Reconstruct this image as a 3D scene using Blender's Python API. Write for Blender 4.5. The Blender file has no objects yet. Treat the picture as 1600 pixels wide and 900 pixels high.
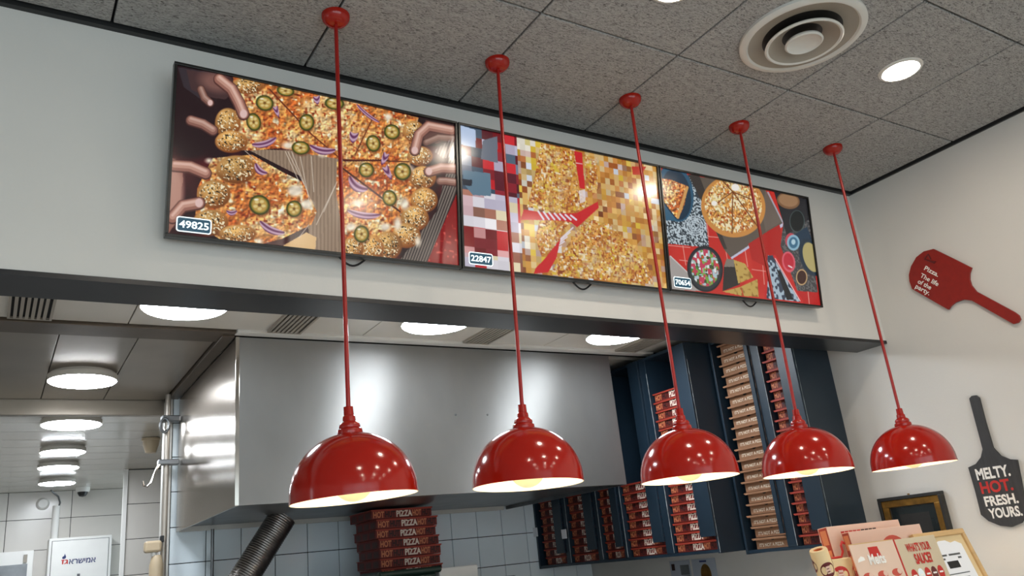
import bpy, bmesh, math, random
import numpy as np
from mathutils import Vector, Matrix
random.seed(7); RNG = np.random.default_rng(5)
S = bpy.context.scene; COL = S.collection

# ---------------------------------------------------------------- camera, light, exposure
CW = Vector((-3.195, -1.769, 1.524))
R0 = Vector((0.849, -0.519, -0.102)); R2 = Vector((0.522, 0.792, 0.316))
R2.normalize(); R0 = (R0 - R2 * R0.dot(R2)).normalized(); UP = R0.cross(R2)
cam = bpy.data.cameras.new('camera'); camo = bpy.data.objects.new('camera', cam); COL.objects.link(camo)
camo.matrix_world = Matrix(((R0.x, UP.x, -R2.x, CW.x), (R0.y, UP.y, -R2.y, CW.y), (R0.z, UP.z, -R2.z, CW.z), (0, 0, 0, 1)))
cam.sensor_width = 36; cam.lens = 1273.5 / 1600 * 36; cam.clip_start = 0.02
S.camera = camo
wd = bpy.data.worlds.new('daylight'); S.world = wd; wd.use_nodes = True
wb = wd.node_tree.nodes['Background']; wb.inputs[0].default_value = (0.78, 0.93, 1.0, 1); wb.inputs[1].default_value = 2.3
portal = bpy.data.lights.new('window_portal', 'AREA'); portal.shape = 'RECTANGLE'; portal.size = 6.6; portal.size_y = 2.5
portal.cycles.is_portal = True
po = bpy.data.objects.new('window_portal', portal); COL.objects.link(po); po.location = (-3.6, -4.62, 1.55); po.rotation_euler = (math.radians(90), 0, 0)
vs = S.view_settings; vs.view_transform = 'Standard'; vs.look = 'None'; vs.gamma = 1; vs.use_curve_mapping = False
vs.exposure = 0.22
DOWN_E, KIT_E, BULB_E, SCREEN_E = 122.0, 48.0, 0.60, 0.70

# ---------------------------------------------------------------- helpers
def lin(c):
    return tuple(((v / 255) / 12.92 if v / 255 <= 0.04045 else ((v / 255 + 0.055) / 1.055) ** 2.4) for v in c)

def mat(name, rgb, rough=0.5, metal=0.0, var=0.06, scale=8.0, bump=0.0, bscale=60.0, emit=None, estr=0.0, coat=0.0, aniso=0.0, arot=0.0, stretch=None, spec=0.5):
    m = bpy.data.materials.new(name); m.use_nodes = True
    n = m.node_tree.nodes; l = m.node_tree.links; b = n['Principled BSDF']
    c = lin(rgb)
    b.inputs['Roughness'].default_value = rough; b.inputs['Metallic'].default_value = metal
    b.inputs['Specular IOR Level'].default_value = spec
    b.inputs['Coat Weight'].default_value = coat; b.inputs['Coat Roughness'].default_value = 0.05
    tc = n.new('ShaderNodeTexCoord'); mp = n.new('ShaderNodeMapping'); l.new(tc.outputs['Object'], mp.inputs[0])
    if stretch: mp.inputs['Scale'].default_value = stretch
    if var > 0:
        t = n.new('ShaderNodeTexNoise'); t.inputs['Scale'].default_value = scale; t.inputs['Detail'].default_value = 4
        l.new(mp.outputs[0], t.inputs['Vector'])
        r = n.new('ShaderNodeValToRGB'); r.color_ramp.elements[0].position = 0.3; r.color_ramp.elements[1].position = 0.7
        r.color_ramp.elements[0].color = (*[v * (1 - var) for v in c], 1); r.color_ramp.elements[1].color = (*[min(1, v * (1 + var)) for v in c], 1)
        l.new(t.outputs['Fac'], r.inputs[0]); l.new(r.outputs[0], b.inputs['Base Color'])
    else:
        b.inputs['Base Color'].default_value = (*c, 1)
    if bump > 0:
        t2 = n.new('ShaderNodeTexNoise'); t2.inputs['Scale'].default_value = bscale; t2.inputs['Detail'].default_value = 5
        l.new(mp.outputs[0], t2.inputs['Vector'])
        bp = n.new('ShaderNodeBump'); bp.inputs['Strength'].default_value = bump; bp.inputs['Distance'].default_value = 0.01
        l.new(t2.outputs['Fac'], bp.inputs['Height']); l.new(bp.outputs[0], b.inputs['Normal'])
    if aniso:
        b.inputs['Anisotropic'].default_value = aniso; b.inputs['Anisotropic Rotation'].default_value = arot
        tg = n.new('ShaderNodeTangent'); tg.direction_type = 'RADIAL'; tg.axis = 'Z'
        l.new(tg.outputs[0], b.inputs['Tangent'])
    if emit:
        b.inputs['Emission Color'].default_value = (*emit, 1); b.inputs['Emission Strength'].default_value = estr
    return m

OFF = {}   # world offset of things and their parts
def _link(name, me, m, parent):
    o = bpy.data.objects.new(name, me); COL.objects.link(o)
    if m is not None and len(me.materials) == 0: me.materials.append(m)
    if parent is not None: o.parent = parent
    return o
def put(name, bm, m, parent=None, smooth=False, local=False):
    """link a bmesh given in world coordinates as one object (origin at its base, or relative to its parent)"""
    if parent is None:
        vs_ = [v.co for v in bm.verts]
        lo = Vector([min(v[i] for v in vs_) for i in range(3)]); hi = Vector([max(v[i] for v in vs_) for i in range(3)])
        off = Vector(((lo.x + hi.x) / 2, (lo.y + hi.y) / 2, lo.z))
    else:
        off = Vector() if local else OFF.get(parent.name, Vector())
    if off.length: bmesh.ops.translate(bm, vec=-off, verts=bm.verts)
    me = bpy.data.meshes.new(name); bm.to_mesh(me); bm.free()
    if smooth:
        me.polygons.foreach_set('use_smooth', [True] * len(me.polygons))
        me.set_sharp_from_angle(angle=math.radians(40))
    o = _link(name, me, m, parent)
    if parent is None: o.location = off
    OFF[o.name] = off
    return o
def thing(name, label, cat, loc, group=None):
    o = bpy.data.objects.new(name, None); COL.objects.link(o); o.location = loc; o.empty_display_size = 0.05
    OFF[o.name] = Vector(loc); return tag(o, label, cat, group)
def tag(o, label=None, cat=None, group=None, kind=None):
    if label: o['label'] = label
    if cat: o['category'] = cat
    if group: o['group'] = group
    if kind: o['kind'] = kind
    return o
def copy_tree(o, parent=None):
    c = o.copy(); COL.objects.link(c); c.parent = parent
    for ch in list(o.children): copy_tree(ch, c)
    return c
def N(): return bmesh.new()
def box(x0, x1, y0, y1, z0, z1, bev=0.0, bm=None):
    own = bm is None; b = bmesh.new()
    bmesh.ops.create_cube(b, size=1)
    bmesh.ops.scale(b, vec=(abs(x1 - x0), abs(y1 - y0), abs(z1 - z0)), verts=b.verts)
    bmesh.ops.translate(b, vec=((x0 + x1) / 2, (y0 + y1) / 2, (z0 + z1) / 2), verts=b.verts)
    if bev: bmesh.ops.bevel(b, geom=b.edges[:], offset=bev, segments=2, affect='EDGES', profile=0.5)
    if own: return b
    return merge(bm, b)
def merge(bm, b):
    me = bpy.data.meshes.new('t'); b.to_mesh(me); b.free(); bm.from_mesh(me); bpy.data.meshes.remove(me); return bm
def lathe(prof, c=(0, 0, 0), seg=48, M=None):
    b = bmesh.new(); rings = []
    for r, z in prof:
        if r < 1e-6: rings.append([b.verts.new((0, 0, z))])
        else: rings.append([b.verts.new((r * math.cos(2 * math.pi * k / seg), r * math.sin(2 * math.pi * k / seg), z)) for k in range(seg)])
    for A, B in zip(rings, rings[1:]):
        for k in range(seg):
            k2 = (k + 1) % seg
            if len(A) == 1 and len(B) == 1: continue
            if len(A) == 1: b.faces.new((A[0], B[k], B[k2]))
            elif len(B) == 1: b.faces.new((A[k], B[0], A[k2]))
            else: b.faces.new((A[k], B[k], B[k2], A[k2]))
    bmesh.ops.recalc_face_normals(b, faces=b.faces)
    if M is not None: bmesh.ops.transform(b, matrix=M, verts=b.verts)
    bmesh.ops.translate(b, vec=c, verts=b.verts)
    return b
def prism(pts, O, r, u, depth):
    """polygon pts (a,b) on the plane O + a*r + b*u, extruded by depth along r x u"""
    O, r, u = Vector(O), Vector(r), Vector(u); n = r.cross(u).normalized()
    b = bmesh.new()
    f0 = [b.verts.new(O + r * p[0] + u * p[1]) for p in pts]; f1 = [b.verts.new(O + r * p[0] + u * p[1] + n * depth) for p in pts]
    b.faces.new(f0[::-1]); b.faces.new(f1)
    for i in range(len(pts)):
        j = (i + 1) % len(pts); b.faces.new((f0[i], f0[j], f1[j], f1[i]))
    bmesh.ops.recalc_face_normals(b, faces=b.faces); return b
def tube(path, rad, seg=12, caps=True, radii=None):
    b = bmesh.new(); P = [Vector(p) for p in path]; rings = []; prev = None
    for i, p in enumerate(P):
        t = (P[min(i + 1, len(P) - 1)] - P[max(i - 1, 0)]).normalized()
        if prev is None:
            a = t.orthogonal().normalized()
        else:
            a = (prev - t * prev.dot(t)).normalized()
        prev = a; c = t.cross(a); rr = radii[i] if radii else rad
        rings.append([b.verts.new(p + (a * math.cos(2 * math.pi * k / seg) + c * math.sin(2 * math.pi * k / seg)) * rr) for k in range(seg)])
    for A, B in zip(rings, rings[1:]):
        for k in range(seg): b.faces.new((A[k], A[(k + 1) % seg], B[(k + 1) % seg], B[k]))
    if caps: b.faces.new(rings[0][::-1]); b.faces.new(rings[-1])
    bmesh.ops.recalc_face_normals(b, faces=b.faces); return b
def rrect(w, h, r, n=5):
    out = []
    for cx, cy, a0 in ((w / 2 - r, h / 2 - r, 0), (-w / 2 + r, h / 2 - r, 90), (-w / 2 + r, -h / 2 + r, 180), (w / 2 - r, -h / 2 + r, 270)):
        for k in range(n + 1):
            a = math.radians(a0 + 90 * k / n); out.append((cx + r * math.cos(a), cy + r * math.sin(a)))
    return out
_tc = {}
def text_geo(body, bold=0.0, font=None):
    key = (body, bold)
    if key not in _tc:
        cu = bpy.data.curves.new('lettering', 'FONT'); cu.body = body; cu.size = 1; cu.offset = bold; cu.resolution_u = 3
        cu.fill_mode = 'FRONT'
        o = bpy.data.objects.new('lettering_source', cu); COL.objects.link(o)
        dg = bpy.context.evaluated_depsgraph_get(); me = bpy.data.meshes.new_from_object(o.evaluated_get(dg))
        v = np.array([x.co[:2] for x in me.vertices]).reshape(-1, 2); f = [tuple(p.vertices) for p in me.polygons]
        bpy.data.objects.remove(o); bpy.data.curves.remove(cu); bpy.data.meshes.remove(me)
        if len(v) == 0: v = np.array([[0, 0], [1, 0], [1, 1.]]); f = [(0, 1, 2)]
        lo, hi = v.min(0), v.max(0); v = (v - lo) / np.maximum(hi - lo, 1e-6); _tc[key] = (v, f)
    return _tc[key]
def text(body, O, r, u, w, h, bold=0.02, lift=0.0015, bm=None):
    """flat lettering filling w x h, lower left corner at O on the plane (r, u)"""
    v, f = text_geo(body, bold); O, r, u = Vector(O), Vector(r).normalized(), Vector(u).normalized(); n = r.cross(u)
    b = bm or bmesh.new(); vv = [b.verts.new(O + r * (p[0] * w) + u * (p[1] * h) + n * lift) for p in v]
    for q in f:
        try: b.faces.new([vv[i] for i in q])
        except ValueError: pass
    return b
X, Y, Z = Vector((1, 0, 0)), Vector((0, 1, 0)), Vector((0, 0, 1))

# ---------------------------------------------------------------- materials
M = {}
M['wall'] = mat('wall_paint', (212, 209, 204), 0.75, var=0.03, scale=2.0, bump=0.05, bscale=120)
M['plaster2'] = mat('kitchen_wall_paint', (196, 192, 186), 0.6, var=0.04, scale=2.0)
M['black'] = mat('black_trim', (26, 27, 28), 0.35, var=0.15)
M['soffit_black'] = mat('soffit_sheet', (38, 38, 40), 0.3, metal=0.3, var=0.3, scale=3)
M['dark'] = mat('dark_void', (14, 14, 15), 0.8, var=0.1)
def fibre():
    m = mat('wood_wool_tile', (150, 146, 142), 0.95, var=0.0, spec=0.1)
    n = m.node_tree.nodes; l = m.node_tree.links; b = n['Principled BSDF']
    g = n.new('ShaderNodeTexCoord'); oi = n.new('ShaderNodeObjectInfo')
    ad = n.new('ShaderNodeVectorMath'); ad.operation = 'ADD'; l.new(g.outputs['Object'], ad.inputs[0]); l.new(oi.outputs['Location'], ad.inputs[1])
    mp = n.new('ShaderNodeMapping'); mp.inputs['Scale'].default_value = (1, 2.8, 1); mp.inputs['Rotation'].default_value = (0, 0, 0.5); l.new(ad.outputs[0], mp.inputs[0])
    t = n.new('ShaderNodeTexNoise'); t.inputs['Scale'].default_value = 62; t.inputs['Detail'].default_value = 6; t.inputs['Distortion'].default_value = 1.6; l.new(mp.outputs[0], t.inputs['Vector'])
    t2 = n.new('ShaderNodeTexNoise'); t2.inputs['Scale'].default_value = 9; t2.inputs['Detail'].default_value = 3; l.new(mp.outputs[0], t2.inputs['Vector'])
    r = n.new('ShaderNodeValToRGB'); e = r.color_ramp.elements
    e[0].position = 0.30; e[0].color = (*lin((86, 84, 82)), 1); e[1].position = 0.48; e[1].color = (*lin((162, 161, 159)), 1)
    x = e.new(0.75); x.color = (*lin((190, 189, 186)), 1)
    l.new(t.outputs['Fac'], r.inputs[0])
    mx = n.new('ShaderNodeMix'); mx.data_type = 'RGBA'; mx.blend_type = 'MULTIPLY'; mx.inputs['Factor'].default_value = 0.35
    l.new(r.outputs[0], mx.inputs[6]); l.new(t2.outputs['Color'], mx.inputs[7])
    r3 = n.new('ShaderNodeValToRGB'); r3.color_ramp.elements[0].color = (0.8, 0.8, 0.8, 1); r3.color_ramp.elements[1].color = (1, 1, 1, 1)
    l.new(t2.outputs['Fac'], r3.inputs[0]); l.new(r3.outputs[0], mx.inputs[7])
    l.new(mx.outputs[2], b.inputs['Base Color'])
    bp = n.new('ShaderNodeBump'); bp.inputs['Strength'].default_value = 0.7; bp.inputs['Distance'].default_value = 0.006
    l.new(t.outputs['Fac'], bp.inputs['Height']); l.new(bp.outputs[0], b.inputs['Normal'])
    return m
M['fibre'] = fibre()
M['red'] = mat('red_enamel', (156, 24, 12), 0.14, var=0.03)
M['red_rod'] = mat('red_rod_paint', (150, 24, 18), 0.3, var=0.03)
M['liner'] = mat('white_enamel', (250, 244, 230), 0.5, var=0.0)
M['bulb'] = mat('warm_bulb', (250, 214, 160), 0.4, var=0, emit=(1.0, 0.70, 0.36), estr=BULB_E)
M['downlight'] = mat('downlight_diffuser', (255, 250, 240), 0.5, var=0, emit=(1.0, 0.885, 0.735), estr=DOWN_E)
M['kitlamp'] = mat('cool_lamp_diffuser', (255, 255, 255), 0.5, var=0, emit=(0.88, 0.94, 1.0), estr=KIT_E)
M['lampbody'] = mat('lamp_body', (206, 200, 190), 0.4, var=0.02)
M['white_metal'] = mat('white_metal', (206, 204, 198), 0.4, var=0.03)
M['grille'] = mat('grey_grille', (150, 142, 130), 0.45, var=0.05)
M['steel'] = mat('brushed_steel', (156, 156, 154), 0.58, metal=0.80, var=0.10, scale=3.0, bump=0.02, bscale=3.0, aniso=1.0, arot=0.25, stretch=(1, 1, 0.6))
M['steel_side'] = mat('polished_steel', (190, 180, 170), 0.24, metal=1.0, var=0.08, scale=3, bump=0.06, bscale=2.0, aniso=0.8)
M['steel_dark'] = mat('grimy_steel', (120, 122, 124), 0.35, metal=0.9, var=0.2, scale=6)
M['panel_steel'] = mat('ceiling_panel_metal', (150, 140, 128), 0.32, metal=0.75, var=0.08, scale=4, bump=0.03, bscale=3)
M['panel_white'] = mat('ceiling_panel_white', (196, 190, 180), 0.35, var=0.06, scale=2)
M['plank'] = mat('ceiling_plank', (190, 184, 174), 0.22, var=0.04, scale=2, coat=0.3)
M['channel'] = mat('brown_channel', (92, 80, 68), 0.4, metal=0.5, var=0.15)
M['tile'] = mat('glazed_tile', (232, 242, 248), 0.16, var=0.03, scale=3, coat=0.3)
M['tile_far'] = mat('large_wall_tile', (208, 203, 196), 0.2, var=0.03, scale=3)
M['grout'] = mat('dark_grout', (52, 54, 56), 0.9, var=0.1)
M['navy'] = mat('navy_board', (27, 43, 56), 0.42, var=0.12, scale=3)
M['navy_edge'] = mat('worn_board_edge', (150, 158, 160), 0.6, var=0.5, scale=30)
M['kraft'] = mat('kraft_card', (140, 100, 72), 0.8, var=0.1, scale=12)
M['redcard'] = mat('printed_red_card', (112, 32, 24), 0.6, var=0.12, scale=12)
M['redcard2'] = mat('red_lid_card', (150, 50, 34), 0.6, var=0.1, scale=12)
M['ink_white'] = mat('white_ink', (226, 208, 192), 0.6, var=0.03)
M['ink_tan'] = mat('tan_ink', (196, 118, 78), 0.6, var=0.05)
M['ink_dark'] = mat('dark_ink', (44, 16, 14), 0.6, var=0.05)
M['ink_red'] = mat('red_ink', (190, 40, 34), 0.6, var=0.03)
M['ink_blue'] = mat('blue_ink', (38, 52, 104), 0.6, var=0.03)
M['ink_black'] = mat('black_ink', (24, 22, 22), 0.6, var=0.03)
M['ink_pale'] = mat('pale_kraft_ink', (214, 196, 174), 0.6, var=0.03)
M['side_print'] = mat('side_print_brown', (84, 44, 38), .6, var=.1)
M['tv'] = mat('tv_bezel', (24, 24, 23), 0.3, var=0.05)
M['cable'] = mat('black_cable', (18, 18, 20), 0.5, var=0.05)
M['white'] = mat('white_plastic', (232, 230, 226), 0.4, var=0.02)
M['peel_red'] = mat('red_painted_wood', (140, 26, 18), 0.5, var=0.1, scale=5, stretch=(1, 6, 6))
M['peel_black'] = mat('charcoal_painted_wood', (52, 51, 52), 0.55, var=0.2, scale=9, stretch=(1, 9, 1))
M['white_ink'] = mat('white_paint', (238, 234, 228), 0.6, var=0.02)
M['gold'] = mat('aged_gold', (128, 92, 38), 0.38, metal=0.7, var=0.4, scale=25)
M['frame_dark'] = mat('frame_dark_wood', (34, 32, 30), 0.4, var=0.2)
M['glass_dark'] = mat('dark_picture', (30, 38, 40), 0.12, var=0.3, scale=6)
M['pine'] = mat('pine_frame', (206, 168, 116), 0.5, var=0.12, scale=6, stretch=(1, 1, 8))
M['paper'] = mat('white_paper', (236, 236, 240), 0.8, var=0.01)
M['menu'] = mat('beige_menu_print', (222, 192, 172), 0.55, var=0.03)
M['menu2'] = mat('olive_menu_print', (204, 186, 158), 0.55, var=0.03)
M['pink'] = mat('pink_card', (222, 186, 168), 0.65, var=0.03)
M['coral'] = mat('coral_print', (196, 78, 62), 0.6, var=0.04)
M['cream'] = mat('cream_paper', (222, 196, 150), 0.6, var=0.06)
M['orange'] = mat('orange_core', (214, 110, 52), 0.7, var=0.05)
M['maroon'] = mat('maroon_sticker', (96, 20, 22), 0.4, var=0.03)
M['green'] = mat('dark_green_plastic', (30, 52, 44), 0.35, var=0.1)
M['duct'] = mat('foil_duct', (140, 134, 130), 0.3, metal=0.9, var=0.35, scale=14)
M['beige'] = mat('beige_plastic', (196, 176, 146), 0.45, var=0.04)
M['counter'] = mat('counter_top', (200, 190, 176), 0.35, var=0.1)
M['floor'] = mat('floor_tile', (172, 170, 166), 0.4, var=0.1)
M['pole'] = mat('pole_paint', (176, 168, 158), 0.35, metal=0.5, var=0.08)
M['chrome'] = mat('chrome', (190, 184, 176), 0.14, metal=1.0, var=0.05)
M['badge'] = mat('teal_badge', (20, 58, 76), 0.3, var=0, emit=lin((20, 62, 82)), estr=SCREEN_E)
M['badge_w'] = mat('badge_white', (235, 245, 248), 0.3, var=0, emit=lin((225, 238, 242)), estr=SCREEN_E)

# ---------------------------------------------------------------- room shell
def struct(name, bm, m, parent=None):
    o = put(name, bm, m, parent)
    if parent is None: o['kind'] = 'structure'
    return o
XW, YS, ZC, ZK = 0.582, 0.600, 3.2, 2.65
struct('floor', box(-7.2, 0.8, -4.8, 8.0, -0.1, 0.0), M['floor'])
struct('wall_right', box(XW, XW + 0.15, -4.7, 3.45, 0, 3.4), M['wall'])
struct('wall_left', box(-7.15, -7.0, -4.7, 0.775, 0, 3.4), M['wall'])
struct('wall_soffit', box(-7.0, XW, YS, 0.775, 2.382, 3.4), M['wall'])
struct('wall_storefront', box(-7.15, XW + .15, -4.75, -4.62, 2.85, 3.4, bm=box(-7.15, XW + .15, -4.75, -4.62, 0, 0.3, bm=box(-7.15, -6.9, -4.75, -4.62, 0.3, 2.85, bm=box(-0.3, XW + .15, -4.75, -4.62, 0.3, 2.85)))), M['wall'])
wf = N()
for xx in (-6.9, -4.7, -2.5, -0.35): box(xx, xx + 0.06, -4.74, -4.66, 0.3, 2.85, bm=wf)
box(-6.9, -0.29, -4.74, -4.66, 0.3, 0.36, bm=wf); box(-6.9, -0.29, -4.74, -4.66, 2.79, 2.85, bm=wf)
struct('window_1', wf, M['black'])
ce = struct('ceiling', box(-7.0, XW, -4.62, YS, ZC + 0.022, ZC + 0.15), M['dark'])
tme = None
for i in range(12):
    for j in range(9):
        x1 = XW if i == 0 else 0.6 - 0.6 * i; x0 = -0.6 * i
        if i == 0: x0, x1 = 0.0, XW - 0.012
        else: x0, x1 = -0.6 * i, -0.6 * (i - 1)
        y0, y1 = (0.0, 0.579) if j == 0 else (-0.6 * j, -0.6 * (j - 1))
        x0 = max(x0, -6.99); y0 = max(y0, -4.61)
        full = (i > 0 and j > 0 and x1 - x0 > 0.59 and y1 - y0 > 0.59)
        if full and tme is not None:
            o = _link('ceiling_tile', tme, None, ce); o.location = Vector(((x0 + x1) / 2, (y0 + y1) / 2, ZC)) - OFF['ceiling']
        else:
            g = 0.0038
            b = box(-(x1 - x0) / 2 + g, (x1 - x0) / 2 - g, -(y1 - y0) / 2 + g, (y1 - y0) / 2 - g, 0, 0.021, bev=0.003)
            me = bpy.data.meshes.new('ceiling_tile'); b.to_mesh(me); b.free()
            if full: tme = me
            o = _link('ceiling_tile', me, M['fibre'], ce); o.location = Vector(((x0 + x1) / 2, (y0 + y1) / 2, ZC)) - OFF['ceiling']
struct('trim_1', box(-7.0, XW - 0.012, YS - 0.021, YS, ZC - 0.014, ZC + 0.02), M['black'])
struct('trim_2', box(XW - 0.012, XW, -4.6, YS, ZC - 0.014, ZC + 0.02), M['black'])
struct('trim_3', box(-7.0, XW, YS - 0.004, YS + 0.175, 2.366, 2.382, bev=0.001), M['soffit_black'])

# kitchen shell
struct('ceiling_kitchen', box(-7.0, 1.2, 0.775, 7.9, ZK + 0.02, ZK + 0.12), M['dark'])
KC = bpy.data.objects['ceiling_kitchen']
def kpanel(x0, x1, y0, y1, m, name='ceiling_panel'):
    put(name, box(x0 + .002, x1 - .002, y0 + .002, y1 - .002, ZK, ZK + 0.02, bev=0.002), m, KC)
xs = [-7.0, -5.95, -4.9, -3.85, -3.2, -2.75, -2.14, -1.70, -1.11, -0.6, -0.11, 0.03, XW]
xs = [-7.0, -5.9, -4.9, -3.83, -2.755, -1.70, -0.62, XW]
for a, b_ in zip(xs, xs[1:]): kpanel(a, b_, 0.775, 1.90, M['panel_white'])
for a, b_ in zip([-4.95, -4.63, -4.31, -3.98, -3.65, -3.32, -3.0, -2.685], [-4.63, -4.31, -3.98, -3.65, -3.32, -3.0, -2.685, -2.355]):
    kpanel(a, b_, 2.08, 3.42, M['panel_steel'])
kpanel(-2.29, XW, 2.08, 3.3, M['panel_white'])
for k in range(14):
    kpanel(-5.0, -1.0, 3.5 + 0.31 * k, 3.81 + 0.31 * k, M['plank'], 'ceiling_plank')
struct('trim_4', box(-5.0, -2.30, 1.91, 2.075, ZK - 0.012, ZK + 0.02, bev=0.003), M['channel'])
struct('trim_5', box(-2.30, 0.20, 1.885, 1.945, ZK - 0.014, ZK + 0.02, bev=0.003), M['white_metal'])
struct('trim_6', box(-5.0, -2.30, 3.43, 3.48, ZK - 0.088, ZK + 0.02, bev=0.003), M['panel_steel'])
struct('trim_7', box(-2.352, -2.296, 1.95, 3.43, ZK - 0.02, ZK + 0.02, bev=0.003), M['channel'])
wb_ = struct('wall_back', box(-2.335, XW, 3.312, 3.45, 0, ZK + 0.02), M['grout'])
# glazed wall tiles, pitch 0.1973 m, each its own piece
tb = {}
def tiles(parent, xs_, zs_, yf, m, name='wall_tile', gap=0.0022, th=0.011):
    for x0, x1 in xs_:
        for z0, z1 in zs_:
            key = (round(x1 - x0, 3), round(z1 - z0, 3), m.name)
            if key not in tb:
                b = box(-(x1 - x0) / 2 + gap, (x1 - x0) / 2 - gap, 0, th, gap, (z1 - z0) - gap, bev=0.0015)
                me = bpy.data.meshes.new(name); b.to_mesh(me); b.free(); me.materials.append(m); tb[key] = me
            o = _link(name, tb[key], None, parent); o.location = Vector(((x0 + x1) / 2, yf, z0)) - OFF[parent.name]
P = 0.1973
xl = [0.045 + P * k for k in range(-12, 4)]
cols = [(max(a, -2.33), min(a + P, XW - 0.002)) for a in xl if a < XW - 0.05]
zr = [1.70 + P * k for k in range(-3, 5)]
tiles(wb_, cols, [(a, a + P) for a in zr], 3.300, M['tile'])
wf_ = struct('wall_far', box(-5.0, -1.0, 7.72, 7.85, 0, ZK + 0.02), M['grout'])
tiles(wf_, [(-3.044 + 0.551 * k, -3.044 + 0.551 * (k + 1)) for k in range(-3, 3)], [(2.385 - 0.2925 * k, min(ZK, 2.385 - 0.2925 * (k - 1))) for k in range(0, 5)], 7.708, M['tile_far'], 'large_wall_tile', gap=0.0025)
wr_ = struct('wall_return', box(-2.19, -0.9, 6.33, 6.40, 0, ZK + 0.02), M['grout'])
tiles(wr_, [(-2.165, -1.62), (-1.62, -1.07)], [(2.645 - 0.30 * k - 0.30, 2.645 - 0.30 * k) for k in range(0, 5)], 6.318, M['tile_far'], 'large_wall_tile', gap=0.0025)
struct('trim_8', box(-2.20, -2.165, 6.305, 6.335, 0, ZK, bev=0.002), M['white'])
struct('trim_9', box(-2.352, -2.325, 3.292, 3.46, 0, ZK, bev=0.003), M['white_metal'])
struct('wall_kitchen_side', box(-5.1, -5.0, 0.775, 7.85, 0, ZK + 0.1), M['plaster2'])
struct('wall_corridor', box(-1.0, -0.9, 3.45, 6.33, 0, ZK + 0.02), M['plaster2'])

# counter and oven below the frame
t = thing('service_counter', 'long service counter under the row of pendant lamps', 'counter', (-1.9, 0.1, 0))
put('counter_body', box(-4.4, XW - .01, -0.35, 0.5, 0, 1.11), M['plaster2'], t); put('counter_top', box(-4.45, XW - .005, -0.42, 0.55, 1.11, 1.15, bev=0.005), M['counter'], t)

# ---------------------------------------------------------------- ceiling fixtures, front room
def downlight(x, y, label):
    t = thing('recessed_downlight', label, 'ceiling light', (x, y, ZC), 'recessed downlights in the grey tile ceiling')
    put('trim_ring', lathe([(0.066, -0.001), (0.070, -0.007), (0.080, -0.005), (0.084, 0.0), (0.066, 0.0)]), M['white_metal'], t, True, True)
    put('diffuser', lathe([(0.0, -0.004), (0.067, -0.004), (0.067, 0.0)]), M['downlight'], t, True, True)
for i, x in enumerate((-0.28, -1.48, -2.68, -3.88)):
    for j, y in enumerate((-0.29, -1.49, -2.69, -3.89)):
        if x < -3 or (x < -2 and j == 0): continue
        downlight(x, y, 'round recessed downlight beside the round air diffuser, close to the right wall' if (i, j) == (0, 0) else
                  'round recessed downlight on the other side of the air diffuser from the right wall' if (i, j) == (1, 0) else 'round recessed downlight in the grey fibre tile ceiling')
t = thing('air_diffuser', 'round off-white ceiling air diffuser with concentric rings', 'air vent', (-0.862, -0.285, ZC))
put('backing', lathe([(0, -0.002), (0.20, -0.002), (0.20, 0)]), M['frame_dark'], t, True, True)
put('flange', lathe([(0.222, 0.0), (0.222, -0.010), (0.212, -0.018), (0.198, -0.018), (0.192, -0.012)], seg=64), M['white_metal'], t, True, True)
put('outer_cone', lathe([(0.192, -0.012), (0.160, -0.006), (0.140, -0.003)], seg=64), M['grille'], t, True, True)  # both cones darker grey than the off-white rings: shade put into the colour
put('cone_ring', lathe([(0.134, -0.030), (0.137, -0.036), (0.131, -0.040), (0.124, -0.036)], seg=64), M['white_metal'], t, True, True)
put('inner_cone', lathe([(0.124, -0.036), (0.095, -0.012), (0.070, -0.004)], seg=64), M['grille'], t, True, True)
put('cone_ring', lathe([(0.064, -0.030), (0.067, -0.038), (0.061, -0.042), (0.055, -0.036)], seg=48), M['white_metal'], t, True, True)
put('centre_disc', lathe([(0, -0.024), (0.040, -0.026), (0.055, -0.036)], seg=48), M['white_metal'], t, True, True)

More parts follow.
